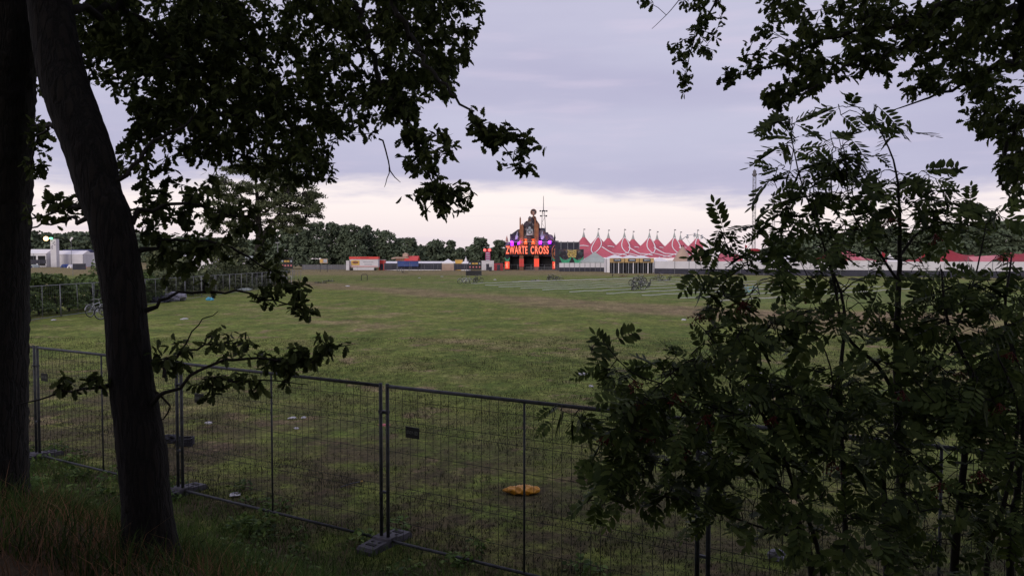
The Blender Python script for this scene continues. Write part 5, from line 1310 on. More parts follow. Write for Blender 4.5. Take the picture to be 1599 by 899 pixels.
for k, (px, top, m, lab) in enumerate(((1376, 393, 'redd', 'red pennant on a pole beside the slim white pavilion'), (1449, 396, 'white_tent', 'white figure-like pennant between the red awnings'), (1438, 394, 'redd', 'dark red pennant between the red awnings'), (1163, 382, 'redd', 'red pennant near the drop tower foot'))):
    f = Fac(px, YR + 12 if px > 1200 else 300); t = thing('pennant', lab, 'flag', f.o, 0, 'pennants over the tents'); b = MB(); b.tube([(0, 0, 0), (0, 0, f.z(top))], .06, 5); b.build('pole', M['galv_far'], t)
    b = MB(); z_ = f.z(top); b.prism([(.05, z_), (.9, z_ - .5), (.7, z_ - 1.2), (.05, z_ - 1.6)], -.03, .03); b.build('cloth', M[m], t)
stretch('stretch_awning', 'white awning glimpsed through the rowan by the drop tower', [ap(1180, 407, 190), ap(1240, 408, 190), ap(1232, 399, 200), ap(1188, 398, 200)], 'white_tent')
stretch('stretch_awning', 'red and white awning glimpsed through the rowan beside the tipis', [ap(1118, 406, 200), ap(1160, 406, 200), ap(1152, 396, 210), ap(1126, 394, 210)], 'red')

# --- left and centre of the far end
ft = Fac(568, 225)
t = thing('food_trailer', 'white food trailer with red top strip and a bread picture', 'trailer', ft.o)
b = MB(); b.b2(ft.x(546), ft.x(590.5), 0, 2.4, ft.z(417), ft.z(401.2)); body = b.build('body', M['white'], t)
b = MB(); b.b2(ft.x(545.5), ft.x(591), -.15, 2.45, ft.z(404.6), ft.z(400.8)); rs_ = b.build('fascia', M['redpaint'], t)
b = MB(); b.b2(ft.x(563), ft.x(576), -.18, -.153, ft.z(403.4), ft.z(402.3)); b.build('lettering', M['redd'], rs_)
b = MB(); b.b2(ft.x(548.5), ft.x(561.5), -.03, -.003, ft.z(414.2), ft.z(406.5)); pc = b.build('picture', M['yellow'], body)
b = MB(); b.ball((ft.x(555), -.05, ft.z(409.6)), .95, 14, 6, (1, .05, .42)); b.build('bread', M['brown'], pc, True)
b = MB(); b.b2(ft.x(567), ft.x(583), -.025, -.003, ft.z(409.6), ft.z(408.8)); b.b2(ft.x(569), ft.x(581), -.025, -.003, ft.z(413.2), ft.z(412.3)); b.build('lettering', M['foil'], body)
b = MB(); b.b2(ft.x(546.5), ft.x(590), -.06, -.003, ft.z(416.2), ft.z(415.5)); b.build('stripe', M['redpaint'], body)
for px in (549, 586): 
    b = MB(); f_ = ft; b.tube([(ft.x(px), -.05, .38), (ft.x(px), .30, .38)], .38, 14); b.build('wheel', M['tyre'], t)
b = MB(); b.b2(ft.x(551), ft.x(584), .2, .3, .15, ft.z(417.1) - .01); b.build('skirt', M['white'], t)
def container(name, label, cat, px0, px1, py, Y, m, depth=2.4, trim=None, group=None):
    f = Fac((px0 + px1) / 2, Y); t = thing(name, label, cat, f.o, 0, group)
    b = MB(); b.b2(f.x(px0), f.x(px1), 0, depth, .1, f.z(py)); o = b.build('body', M[m], t)
    b = MB(); n = max(3, int((f.x(px1) - f.x(px0)) / .5))
    for k in range(1, n): x = f.x(px0) + (f.x(px1) - f.x(px0)) * k / n; b.b2(x - .04, x + .04, -.03, -.002, .2, f.z(py) - .1)
    b.build('ribs', M[m], o)
    b = MB(); b.b2(f.x(px0) - .05, f.x(px1) + .05, -.06, depth + .05, f.z(py) + .002, f.z(py) + .14); b.build('roof', M[trim or m], t)
    d_ = MB(); d_.b2(-.45, .45, -.05, -.032, .15, min(2.0, f.z(py) * .8)); d_.build('door', M['dark'] if trim else M[m], t)
    return t
container('site_cabin', 'small white cabin standing beside the food trailer', 'cabin', 540.5, 545, 407.5, 224, 'white')
container('kiosk', 'little red and white kiosk just past the food trailer', 'kiosk', 591.5, 600.5, 406, 228, 'redpaint', 2.4, 'white')
container('site_cabin', 'white cabin below the slim red-lit sign tower', 'cabin', 752, 771, 407.5, 226, 'white', 2.6, 'white')
container('parked_truck_box', 'dark red truck box close to the gate base', 'truck', 771.5, 785.5, 411, 222, 'redd', 2.4, 'dark')
# wheelie bin
f = Fac(766, 214); t = thing('waste_bin', 'black waste bin standing in front of the white cabin', 'bin', f.o); b = MB(); b.box((0, 0, .62), (.7, .75, 1.0), 0, 0, 1.15); b.build('body', M['dark'], t); b = MB(); b.box((0, 0, 1.16), (.84, .9, .08)); b.build('lid', M['black'], t); b = MB(); b.tube([(-.35, .3, .12), (.35, .3, .12)], .12, 8); b.build('axle', M['tyre'], t)
# dark screens along the far fence and the blue sheet
def screen(label, px0, px1, py0, py1, Y, m):
    f = Fac((px0 + px1) / 2, Y); t = thing('fence_screen', label, 'screen', f.o, 0, 'sheets on the far fence'); b = MB(); z0_ = f.z(py1); z1_ = f.z(py0)
    b.b2(f.x(px0), f.x(px1), 0, .05, z0_, z1_); b.build('sheet', M[m], t); b = MB()
    x = f.x(px0)
    while x < f.x(px1): b.tube([(x, -.06, 0), (x, -.06, z1_ + .1)], .045, 4); x += 3.5
    b.build_each('post', M['galv_far'], t)
screen('dark sheet on the far fence between the food trailer and the white tent', 600, 690, 411, 421, 216, 'dark')
screen('bright blue sheet hung over the dark sheeting', 620.5, 653.5, 407.5, 416, 215, 'blue')
screen('dark sheet on the far fence between the white tent and the pictogram board', 709, 732, 411.5, 421, 216, 'dark')
screen('dark sheet on the far fence behind the square sign on posts', 472, 540, 413.5, 421, 224, 'wire_far')
def longtent(label, px0, px1, eave, ridge, Y, m, wm='white_tent', name='marquee', opens=()):
    f = Fac((px0 + px1) / 2, Y); t = thing(name, label, 'tent', f.o); xa, xb = f.x(px0), f.x(px1); D_ = 8
    b = MB(); b.add([(xa, 0, f.z(eave)), (xb, 0, f.z(eave)), (xb, D_ / 2, f.z(ridge)), (xa, D_ / 2, f.z(ridge)), (xa, D_, f.z(eave)), (xb, D_, f.z(eave))], [(0, 1, 2, 3), (3, 2, 5, 4), (0, 3, 4), (1, 5, 2)]); b.build('roof', M[m], t)
    b = MB(); b.b2(xa + .05, xb - .05, .1, D_ - .1, 0, f.z(eave) - .01); b.build('wall', M[wm], t)
    for o0, o1 in opens: b = MB(); b.b2(f.x(o0), f.x(o1), .04, .098, .6, f.z(eave) * .82); b.build('opening', M['void'], t)
    b = MB(); x = xa
    while x <= xb + .01: b.tube([(x, -.03, 0), (x, -.03, f.z(eave))], .06, 4); x += (xb - xa) / max(2, round((xb - xa) / 5))
    b.build_each('pole', M['galv_far'], t); return t
longtent('long white marquee roof behind the dark sheeting', 600, 732, 411, 408, 232, 'white_tent')
longtent('small red roofed stand with a brown tower above the blue sheet', 631, 652, 407, 399.5, 240, 'redpaint', 'redd', 'market_stand')
f = Fac(626, 242); t = thing('timber_tower', 'brown wooden fantasy tower beside the red roof', 'tower', f.o); b = MB(); b.b2(-1.6, 1.6, 0, 2.5, 0, f.z(401)); b.build('body', M['brown'], t); b = MB(); b.b2(.6, 2.2, -.1, 2.4, f.z(401) + .003, f.z(397)); b.prism([(.4, f.z(397)), (2.4, f.z(397)), (1.4, f.z(394.5))], -.2, 2.5); b.build('turret', M['beige'], t); b = MB(); b.tube([(-3, 0, f.z(404)), (-1.6, 0, f.z(402.5)), (2.5, 0, f.z(403))], .25, 5); b.build('beam', M['beige'], t)
f = Fac(716.5, 228); t = thing('yellow_kiosk', 'yellow kiosk box behind the dark sheeting', 'kiosk', f.o); b = MB(); b.b2(-1.1, 1.1, 0, 2, 0, f.z(405.5)); b.build('body', M['yellow'], t); b = MB(); b.b2(-1.2, 1.2, -.2, 2.1, f.z(405.5) + .003, f.z(405)); b.build('roof', M['beige'], t)
f = Fac(727, 226); t = thing('entrance_statue', 'pale pointed garden-pavilion ornament behind the pictogram board', 'ornament', f.o); b = MB(); b.lathe([(1.5, 0), (1.5, 1.8), (1.7, 1.9), (.9, 2.5), (.5, 2.6), (.35, 3.3), (.05, 3.9)], 8, (0, 1.5, 0)); b.build('canopy', M['white_tent'], t); b = MB(); b.ball((0, 1.5, 4.0), .25, 8, 6); b.build('finial', M['galv_far'], t)
# pictogram boards
def board(label, px, Y, wpx, top, bot, base, yellow=True):
    f = Fac(px, Y); w_ = wpx / F * Y; t = thing('pictogram_board', label, 'sign', f.o, 0, 'black pictogram boards'); z0_, z1_ = f.z(bot), f.z(top)
    b = MB(); b.b2(-w_ / 2, w_ / 2, 0, .12, z0_, z1_); bd = b.build('board', M['black'], t)
    cw = w_ / 4
    for r_ in range(2):
        for c_ in range(4 if r_ == 0 else 4):
            x = -w_ / 2 + cw * (c_ + .5); z = z1_ - (z1_ - z0_) * (.30 + .42 * r_); q = min(cw, (z1_ - z0_) * .3) * .34
            b = MB()
            if yellow and r_ == 0 and c_ in (1, 2): b.b2(x - cw * .42, x + cw * .42, -.05, -.002, z - q * .9, z + q * .9); b.build('symbol', M['yellow'], bd)
            else: b.prism([(x + q * math.cos(k * math.pi / 5), z + q * math.sin(k * math.pi / 5)) for k in range(10)], -.05, -.002); b.build('symbol', M['mural'] if r_ == 0 else M['pink'], bd)
    b = MB()
    for s in (-1, 1): b.tube([(s * w_ * .47, .2, 0), (s * w_ * .47, .2, z1_ + .2)], .06, 5)
    b.build_each('post', M['galv_far'], t); return t
board('black pictogram board on the field in front of the white cabin, dark crate below it', 741.5, 158, 20, 407.5, 420.5, 430)
board('black pictogram board half hidden by the dark bush at the far corner', 448, 130, 18, 403, 419, 421)
f = Fac(739.5, 157); t = thing('ballast_block', 'long black ballast block under the pictogram board', 'block', f.o); b = MB()
for k in range(5): x = f.x(727.5) + (f.x(752) - f.x(727.5)) * k / 5; b.b2(x + .02, x + (f.x(752) - f.x(727.5)) / 5 - .02, -.6, .6, 0, f.z(422.6))
b.build('body', M['black'], t); b = MB(); b.b2(f.x(727.3), f.x(752.2), -.62, -.603, f.z(424), f.z(423.2)); b.build('strap', M['dark'], t)
f = Fac(505.5, 200); t = thing('notice_board', 'pale notice board with yellow corner on posts along the far fence', 'sign', f.o); b = MB(); b.b2(f.x(499.5), f.x(511.5), 0, .1, f.z(411), f.z(404)); bd = b.build('board', M['beige'], t); b = MB(); b.b2(f.x(500), f.x(504), -.03, -.002, f.z(410), f.z(405)); b.build('poster', M['yellow'], bd); b = MB(); b.b2(f.x(505.5), f.x(510.5), -.03, -.002, f.z(410), f.z(405)); b.build('poster', M['mural'], bd); b = MB(); b.tube([(f.x(500), .12, 0), (f.x(500), .12, f.z(404))], .06, 4); b.tube([(f.x(511), .12, 0), (f.x(511), .12, f.z(404))], .06, 4); b.build_each('post', M['dark'], t)
# slim sign tower
f = Fac(761.5, 230); t = thing('sign_tower', 'slim magenta sign tower with two bright red lamps on top', 'sign tower', f.o)
b = MB(); b.b2(f.x(758), f.x(765.5), 0, 1.2, f.z(410), f.z(392.5)); bd = b.build('panel', M['magenta'], t); b = MB(); b.b2(f.x(758), f.x(759), .1, 1.1, 0, f.z(410)); b.b2(f.x(764.5), f.x(765.5), .1, 1.1, 0, f.z(410)); b.build_each('leg', M['dark'], t)
for py in (394.5, 398, 401.5, 405): b = MB(); b.b2(f.x(759), f.x(764.6), -.04, -.002, f.z(py + 1.5), f.z(py)); b.build('lettering', M['mural'], bd)
b = MB(); b.b2(f.x(755.5), f.x(767.5), -.1, 1.2, f.z(392), f.z(388.8)); b.build('crosspiece', M['redd'], t)
for px in (757, 764.5): b = MB(); b.ball((f.x(px), -.3, f.z(390.5)), .42, 10, 8); b.build('lamp', M['lamp_red'], t)
# flood light pole by the lone tree, lamp post by the hoarding
f = Fac(434, 190); t = thing('lamp_pole', 'thin lamp pole in front of the wood near the lone tree', 'lamp pole', f.o); b = MB(); b.tube([(0, 0, 0), (0, 0, f.z(379.5))], [.12, .07], 6); b.build('pole', M['galv_far'], t); b = MB(); b.box((0, -.1, f.z(379)), (1.0, .5, .25)); b.build('lamp_head', M['galv_far'], t)
f = Fac(1076, 158); t = thing('lamp_pole', 'pole with a square pale lantern box in front of the hoarding', 'lamp pole', f.o); b = MB(); b.tube([(0, 0, 0), (0, 0, f.z(408))], .07, 6); b.build('pole', M['galv_far'], t); b = MB(); b.b2(-.36, .36, -.25, .25, f.z(407.8), f.z(402.6)); bx2 = b.build('lamp_box', M['dark'], t); b = MB(); b.b2(-.24, .24, -.28, -.252, f.z(406.8), f.z(403.6)); b.build('pane', M['mural'], bx2); b = MB(); b.box((0, 0, .12), (1.2, .9, .24)); b.build('foot', M['concrete'], t)

# --- camp on the left
YL = 330.0
longtent('long white camp marquee with two dark openings', 33, 73, 395.5, 389, YL, 'white_tent', 'white', 'marquee', ((40, 56.5), (59.5, 71)))
longtent('white camp marquee with plain walls beside the lit tower', 74, 130, 397, 391, YL + 4, 'white_tent', 'white', 'marquee', ((74, 92),))
longtent('navy and white camp tent roof behind the plain marquee', 92, 136, 394, 389.5, YL + 16, 'navy')
longtent('white tents glimpsed between the bushes below the lone tree', 262, 330, 403, 397, 230, 'white_tent')
longtent('pale blue-grey tent roof glimpsed beside the lone tree', 325, 392, 404, 399, 240, 'grey_tent', 'white_tent')
f = Fac(84, YL - 2); t = thing('light_tower', 'white patterned camp tower with an amber and a green lamp', 'light tower', f.o)
b = MB(); b.b2(f.x(79.5), f.x(88.5), 0, 2.2, 0, f.z(373)); bd = b.build('body', M['white'], t); b = MB()
for k in range(7): b.box((random.uniform(-.8, .8), -.03, f.z(388 - 2 * k)), (.5, .05, .5))
b.build('pattern', M['foil'], bd)
b = MB(); b.b2(f.x(72.5), f.x(90.5), -.1, .3, f.z(373) + .003, f.z(372)); b.build('lamp_bar', M['dark'], t)
b = MB(); b.ball((f.x(73.5), -.3, f.z(372.6)), .95, 10, 8); b.build('lamp', M['lamp_gold'], t)
b = MB(); b.ball((f.x(81), -.3, f.z(372)), .42, 10, 8, (2.2, 1, .8)); b.build('lamp', M['lamp_green'], t)
screen('dark mesh on the camp boundary', 36, 72, 405.5, 411.5, 320, 'dark')
screen('dark timber screen near the hedge end', 114, 134, 411.5, 421, 150, 'dark')
f = Fac(112, 300); t = thing('pennant', 'white pennant over the camp tents', 'flag', f.o, 0, 'pennants over the tents'); b = MB(); b.tube([(0, 0, 0), (0, 0, f.z(370))], .08, 5); b.build('pole', M['galv_far'], t); b = MB(); z_ = f.z(370); b.prism([(.05, z_), (.9, z_ - .3), (-.3, z_ - 1.8), (-.5, z_ - 1.2)], -.03, .03); b.build('cloth', M['white_tent'], t)

# small camp tents pitched before the marquees
for k, (px, Y, wpx, m_, lab) in enumerate(((39, 300, 9, 'navy', 'navy ridge tent below the two marquee openings, first of the camp row'), (50, 306, 8, 'grey_tent', 'grey-green ridge tent below the marquee openings, second of the camp row'), (98, 302, 9, 'blue', 'blue ridge tent before the plain marquee, beside the lit tower'),
                                    (108, 296, 8, 'white_tent', 'white ridge tent before the plain marquee'), (119, 304, 9, 'navy', 'navy ridge tent close to the dark timber screen'), (128, 298, 8, 'pink', 'pinkish ridge tent close to the leaning oak trunk'))):
    f = Fac(px, Y); w_ = wpx / F * Y; h_ = w_ * .62; t = thing('camp_tent', lab, 'tent', f.o, R(random.uniform(-15, 15)), 'small tents of the camp')
    b = MB(); prof = [(-w_ / 2, 0), (-w_ * .42, h_ * .35), (-w_ * .2, h_ * .82), (0, h_), (w_ * .2, h_ * .82), (w_ * .42, h_ * .35), (w_ / 2, 0)]; b.prism(prof, 0, w_ * 1.3); b.build('canvas', M[m_], t)
    b = MB(); b.prism([(-w_ * .16, .02), (w_ * .16, .02), (0, h_ * .75)], -.04, -.004); b.build('door_flap', M['dark'], t)
# unseen bushes added behind the viewpoint to block low sunlight
for k, (xs, lab) in enumerate((((-20, -17.5, -15), 'dense bush added behind the viewpoint to block light, far beyond the thick trunk'), ((-12.5, -10.5, -8, -6), 'dense bush added behind the viewpoint to block light, towards the thick trunk'), ((-4, -2, 0, 2), 'dense bush added straight behind the viewpoint to block light'),
                              ((4, 6, 8.5), 'dense bush added behind the viewpoint to block light, towards the rowans'), ((11, 13.5, 16), 'dense bush added behind the viewpoint to block light, far beyond the rowans'))):
    t = shrub('light_block_bush', lab, 'bush', [(x, -4.4 - 1.2 * (i % 2), 6.6 + 1.4 * (i % 2), 3.4) for i, x in enumerate(xs)], 13, .36, M['oak_leaf'])
    t['group'] = 'unseen bushes added to block light'; t.location.z = 1.6
f = Fac(1207, 340); t = thing('light_mast', 'thin floodlight mast glimpsed through the rowan top, beside the tall ride tower', 'light mast', f.o)
b = MB(); lattice(b, .9, 0, f.z(304), 16, .06); b.build('mast', M['lattice'], t)
for s_ in (-1, 1): b = MB(); b.box((s_ * .9, -.3, f.z(304)), (.9, .4, .6), 0, R(20)); b.build('floodlight', M['dark'], t)
b = MB(); b.tube([(-1.5, 0, f.z(304)), (1.5, 0, f.z(304))], .07, 4); b.build('crossbar', M['lattice'], t)
# ================================================================= tape lines of the bicycle park
starts = [(1120, 471.5), (1062, 467.0), (1001, 462.5), (946, 459.5), (890, 456.6), (846, 453.2), (812, 451.2), (779, 449.0), (757, 446.3), (735, 443.4), (800, 440.5)]
for k, (px, py) in enumerate(starts):
    a = gp(px, py); l = 46 if k < 9 else 40; ang = R(42 + k * .35)
    t = thing('tape_line', ORD[k] + ' white tape line on the grass, counted from the one closest to the rowan', 'tape line', a, ang, 'white tape lines of the bicycle park')
    b = MB(); vs = []; n = 40
    for i in range(n + 1):
        x = l * i / n; z = .055 + .025 * math.sin(i * 1.7 + k) + .012 * math.sin(i * 4.3); y = .10 * math.sin(i * .7 + k * 2)
        vs += [(x, y - .006, z), (x, y - .02, z + .06), (x, y + .006, z + .06), (x, y + .02, z)]
    fs = []
    for i in range(n):
        for q in range(4): fs.append((i * 4 + q, i * 4 + (q + 1) % 4, i * 4 + 4 + (q + 1) % 4, i * 4 + 4 + q))
    b.add(vs, fs); b.build('tape', M['tape'], t)
    b = MB()
    for i in range(0, n + 1, 10): b.tube([(l * i / n, .10 * math.sin(i * .7 + k * 2), -.02), (l * i / n, .10 * math.sin(i * .7 + k * 2), .13)], .014, 4)
    b.build_each('peg', M['twig'], t)

# ================================================================= bicycles
def bicycle(label, paint, loc, rot, group):
    t = thing('bicycle', label, 'bicycle', loc, 0, group); t.rotation_euler = rot
    wr, hb = .335, .53
    b = MB()
    bb = (-.04, 0, .29); st = (-.20, 0, .80); hd0 = (.36, 0, .60); hd1 = (.31, 0, .86); ra = (-hb, 0, wr); fa = (hb, 0, wr)
    b.tube([bb, st], .024, 6); b.tube([bb, hd0], .026, 6); b.tube([(-.17, 0, .70), (.325, 0, .80)], .022, 6); b.tube([hd0, hd1], .02, 6)
    for s in (-1, 1):
        b.tube([bb, (ra[0], s * .05, ra[2])], .010, 5); b.tube([(-.17, 0, .72), (ra[0], s * .05, ra[2])], .009, 5); b.tube([(hd0[0], s * .045, hd0[2]), (fa[0], s * .045, fa[2])], .012, 5)
    b.tube([(bb[0], -.09, bb[2]), (bb[0], .09, bb[2])], .045, 8); b.tube([(bb[0], .09, bb[2]), (.09, .09, .19)], .011, 5); b.tube([(bb[0], -.09, bb[2]), (-.17, -.09, .39)], .011, 5)
    b.build('frame', paint, t)
    for a in (ra, fa):
        b = MB(); b.ring(a, wr - .02, .027, 22, 6); w_ = b.build('wheel', M['tyre'], t)
        b = MB(); b.ring(a, wr - .05, .011, 22, 5)
        for k in range(10): g_ = k * math.pi / 5; b.tube([(a[0], 0, a[2]), (a[0] + (wr - .05) * math.cos(g_), 0, a[2] + (wr - .05) * math.sin(g_))], .0025, 3)
        b.tube([(a[0], -.05, a[2]), (a[0], .05, a[2])], .022, 6); b.build('rim', M['rim'], w_)
    b = MB()
    for a in (ra, fa):
        b.tube([(a[0] + .36 * math.cos(g_), 0, a[2] + .36 * math.sin(g_)) for g_ in np.linspace(.35 if a is fa else .0, 2.4 if a is fa else 2.9, 9)], .016, 5)
    b.build('mudguard', paint, t)
    b = MB(); b.tube([(-.20, 0, .80), (-.225, 0, .92)], .014, 6); b.ball((-.23, 0, .95), .13, 10, 6, (1.05, .65, .32)); b.build('saddle', M['saddle'], t, True)
    b = MB(); b.tube([hd1, (.30, 0, .99)], .013, 6); b.tube([(.12, -.29, 1.02), (.26, -.26, 1.04), (.32, -.10, 1.00), (.32, .10, 1.00), (.26, .26, 1.04), (.12, .29, 1.02)], .013, 6); b.build('handlebar', M['rim'], t, True)
    b = MB(); b.tube([(-.28, -.06, .74), (-.72, -.06, .74), (-.72, .06, .74), (-.28, .06, .74)], .009, 4); b.tube([(-.72, .05, .74), (-.53, .05, .34)], .006, 4); b.tube([(-.72, -.05, .74), (-.53, -.05, .34)], .006, 4); b.build('carrier', M['rim'], t)
    return t
protos = {}
def bike(kind, px, py, rz, tilt, label, group, dz=0.0, pos=None):
    p = gp(px, py) if pos is None else Vector(pos); p.z += dz
    lean = R(tilt)
    if abs(tilt) > 60: p.z += .05
    rot = (Matrix.Rotation(R(rz), 3, 'Z') @ Matrix.Rotation(lean, 3, 'X')).to_euler()
    if kind not in protos: protos[kind] = bicycle(label, M[kind], p, rot, group)
    else: dup(protos[kind], p, rot, label, group)
BK, PL, BL, RD = 'bike_black', 'bike_pale', 'bike_blue', 'bike_red'
g1 = 'bicycles left behind on the field'
bike(PL, 152, 494, 78, -8, 'pale bicycle leaning on the side fence before the bramble hedge, front wheel turned outward', g1)
bike(BK, 172, 498, 60, -10, 'dark bicycle mostly hidden behind the leaning oak trunk', g1)
bike(BK, 501, 442, 10, 84, 'black bicycle lying flat on the grass beside the far fence corner', g1)
bike(BK, 512, 440, 35, 78, 'black bicycle lying with one wheel raised near the far fence corner', g1)
bike(PL, 625.5, 424.5, 15, 12, 'pale bicycle standing alone before the blue sheet', g1)
bike(BK, 633, 426, -20, 80, 'dark bicycle lying just below the blue sheet', g1)
bike(PL, 724, 443, 10, 9, 'pale bicycle standing first in the small row by the tape ends', g1)
bike(PL, 731, 442.5, -25, 9, 'pale bicycle leaning on its neighbour in the small row by the tape ends', g1)
bike(BK, 742, 441.5, 70, 11, 'black bicycle end-on in the small row by the tape ends', g1)
bike(BK, 747, 441, 40, 8, 'black bicycle last in the small row by the tape ends', g1)
gA = 'bicycles bunched in front of the festival gate'
for k, (px, py, rz, tl) in enumerate(((856, 438.5, 70, 8), (861, 437.5, 40, 10), (866, 438.5, 20, -12), (871, 437, 10, 60))): bike(BK, px, py, rz, tl, 'black bicycle in the bunch of bicycles below the festival gate', gA)
gB = 'bicycles heaped in the middle of the tape lines'
for k, (px, py, rz, tl, dz) in enumerate(((987, 453, 80, 14, 0), (992, 452, 60, -16, .0), (996, 455, 20, 40, .1), (1000, 450, 75, 12, .25), (1006, 449, 40, -20, .1), (1012, 449, 70, 18, 0), (998, 447, 10, 20, .45), (1004, 446, 120, -10, .3), (990, 448, 30, 10, .2))):
    bike(BK, px, py, rz, tl, 'black bicycle in the big heap of bicycles on the tape lines', gB, dz)
gC = 'bicycles strewn before the hoarding'
for k, (px, py, rz, tl) in enumerate(((1022, 438, 15, 50), (1030, 437, 40, 10), (1036, 439, -10, 75))): bike(BK, px, py, rz, tl, 'black bicycle in the loose group before the beige tipis', gC)
bike(BK, 1044, 438.5, 60, 20, 'black bicycle apart from the group before the beige tipis', g1)
bike(RD, 972, 432, 5, 80, 'rust red bicycle lying before the entrance portal', g1)
bike(BK, 956, 432, 80, 12, 'dark bicycle standing end-on before the entrance portal', g1)
bike(BK, 1075, 433, 0, 14, 'dark bicycle standing at the foot of the lantern pole', g1)
bike(BK, 1056, 432, 20, 76, 'dark bicycle lying near the lantern pole', g1)
bike(BL, 1170, 460, -8, 12, 'light blue bicycle seen through a gap in the rowan leaves', g1)
bike(RD, 1212, 449, 10, 12, 'rust red bicycle seen past the rowan, behind the light blue one', g1)
bike(RD, 1224, 447, -30, 20, 'rust red bicycle leaning on the other red one behind the rowan', g1)
bike(BK, 70, 418, 20, 10, 'dark bicycle standing on the brown ground before the camp', g1)
bike(BK, 63, 418, 60, 12, 'dark bicycle end-on on the brown ground before the camp', g1)
bike(BK, 45, 420, 0, 82, 'dark bicycle lying flat on the brown ground before the camp', g1)
bike(PL, 1150, 690, 65, 8, 'silver bicycle behind the low rowan, handlebar shining through the leaves', g1, pos=(gp(1160, 659).x, gp(1160, 659).y, 0))
bike(PL, 835, 438.5, 20, 82, 'pale bicycle lying beside the tape line below the festival gate', g1)
# wheel hoop standing in the field
f = gp(569, 438); t = thing('bicycle_rack', 'black hoop of a small bicycle stand alone on the field', 'bicycle stand', f); b = MB(); b.tube([(-.45, 0, 0), (-.45, 0, .8), (-.35, 0, .98), (.35, 0, .98), (.45, 0, .8), (.45, 0, 0)], .05, 6); b.build('hoop', M['black'], t); b = MB(); b.box((-.4, 0, .02), (1.9, .12, .04)); b.build('base', M['black'], t)

# ================================================================= litter
def crumple(name, label, cat, loc, size, m, seed, flat=.45, group=None, rz=0):
    rs = np.random.default_rng(seed); b = MB(); b.ball((0, 0, 0), 1.0, 26, 16)
    V = np.array(b.v); nrm_ = V / np.maximum(np.linalg.norm(V, axis=1, keepdims=True), 1e-6)
    d = np.zeros(len(V))
    for _ in range(9): k = rs.normal(size=3) * 2.6; d += np.abs(np.sin(nrm_ @ k + rs.uniform(0, 6))) - .6
    for _ in range(6): k = rs.normal(size=3) * 6.5; d += .45 * (np.abs(np.sin(nrm_ @ k + rs.uniform(0, 6))) - .6)
    V = nrm_ * (1 + .17 * d)[:, None]; V[:, 2] = np.maximum(V[:, 2], -.55)
    V = V * np.array(size) * .5; V[:, 2] -= V[:, 2].min()
    b.v = [tuple(p) for p in V]; o = b.build(name, m); o.location = loc; o.rotation_euler = (0, 0, rz)
    return tag(o, label, cat, group)
gl = 'scraps of litter on the field'
for k, (px, py, sx, sy, sz, lab) in enumerate(((326, 661, .13, .10, .05, 'white paper scrap on the grass between the leaning oak and the fence sign'), (456, 653, .16, .09, .04, 'long white paper scrap, first of three beside a fence centre tube'),
        (474, 652, .12, .08, .03, 'small white paper scrap, furthest of three beside a fence centre tube'), (463, 669, .10, .08, .03, 'white paper scrap, lowest of three beside a fence centre tube'), (910, 586, .24, .16, .10, 'crumpled white paper in the field left of the rowan tips'),
        (923, 604, .12, .10, .06, 'small white scrap in the field below the crumpled paper'), (288, 498.5, .40, .2, .08, 'pale scrap on the grass beside the leaning oak trunk'), (84, 500, .35, .2, .08, 'pale scrap at the foot of the side fence'),
        (557, 598, .18, .08, .04, 'white scrap just above the fence top tube'), (1068, 500, .22, .16, .10, 'pale scrap on the brown track beside the rowan tip'), (543, 447, .5, .3, .12, 'white scrap on the far turf below the food trailer'),
        (773, 437, .8, .4, .15, 'white sheet of paper on the far turf near the tape ends'), (655, 434, .6, .3, .12, 'pale scrap on the far turf below the white tent'), (690, 432, .5, .3, .1, 'pale scrap near the pictogram board'))):
    crumple('paper_scrap', lab, 'litter', gp(px, py), (sx, sy, sz), M['litter'], 20 + k, group=gl, rz=k * .7)
crumple('paper_scrap', 'pinkish scrap in the grass behind the paired fence posts', 'litter', gp(600, 664), (.22, .09, .04), M['pink'], 51, group=gl)
# printed leaflet
t = thing('paper_leaflet', 'pale printed leaflet lying on the grass behind the fence, beside the dark crate', 'leaflet', gp(367, 775), R(20)); b = MB()
vs = []; fs = []
for j in range(4):
    for i in range(6): vs.append((-.07 + .028 * i, -.05 + .033 * j, .03 + .02 * math.sin(i * 1.3) * (j / 3)))
for j in range(3):
    for i in range(5): fs.append((j * 6 + i, j * 6 + i + 1, j * 6 + i + 7, j * 6 + i + 6))
b.add(vs, fs); b.add([(x, y, z - .006) for x, y, z in vs], [f[::-1] for f in fs]); b.build('sheet', M['litter'], t); b = MB()
for j in range(3): b.box((.0, -.03 + .03 * j, .052), (.09, .008, .004))
b.build('lettering', M['foil'], t)
crumple('foil_bag', 'crumpled grey plastic bag under the rowan stems', 'bag', gp(1212, 872, .02), (.17, .12, .13), M['foil'], 81, .6)
crumple('foil_bag', 'small grey plastic scrap beside the crumpled grey bag', 'litter', gp(1240, 874, .02), (.05, .04, .03), M['litter'], 82, .6)
crumple('tent_heap', 'white and dark heap of tent cloth left by the side fence', 'heap', gp(270, 470), (1.8, 1.1, .8), M['foil'], 83, .6)
crumple('tent_heap', 'dark cloth heaped beside the white tent cloth', 'heap', gp(250, 472), (1.3, 1.0, .6), M['dark'], 84, .6)
crumple('plastic_tub', 'bright cyan plastic piece on the grass beyond the oak spray', 'litter', gp(328, 469), (.55, .4, .3), M['cyan'], 85, .6)
crumple('tent_heap', 'grey-green groundsheet at the foot of the side fence', 'heap', gp(381, 454), (1.4, .8, .35), M['grey_tent'], 86, .6)
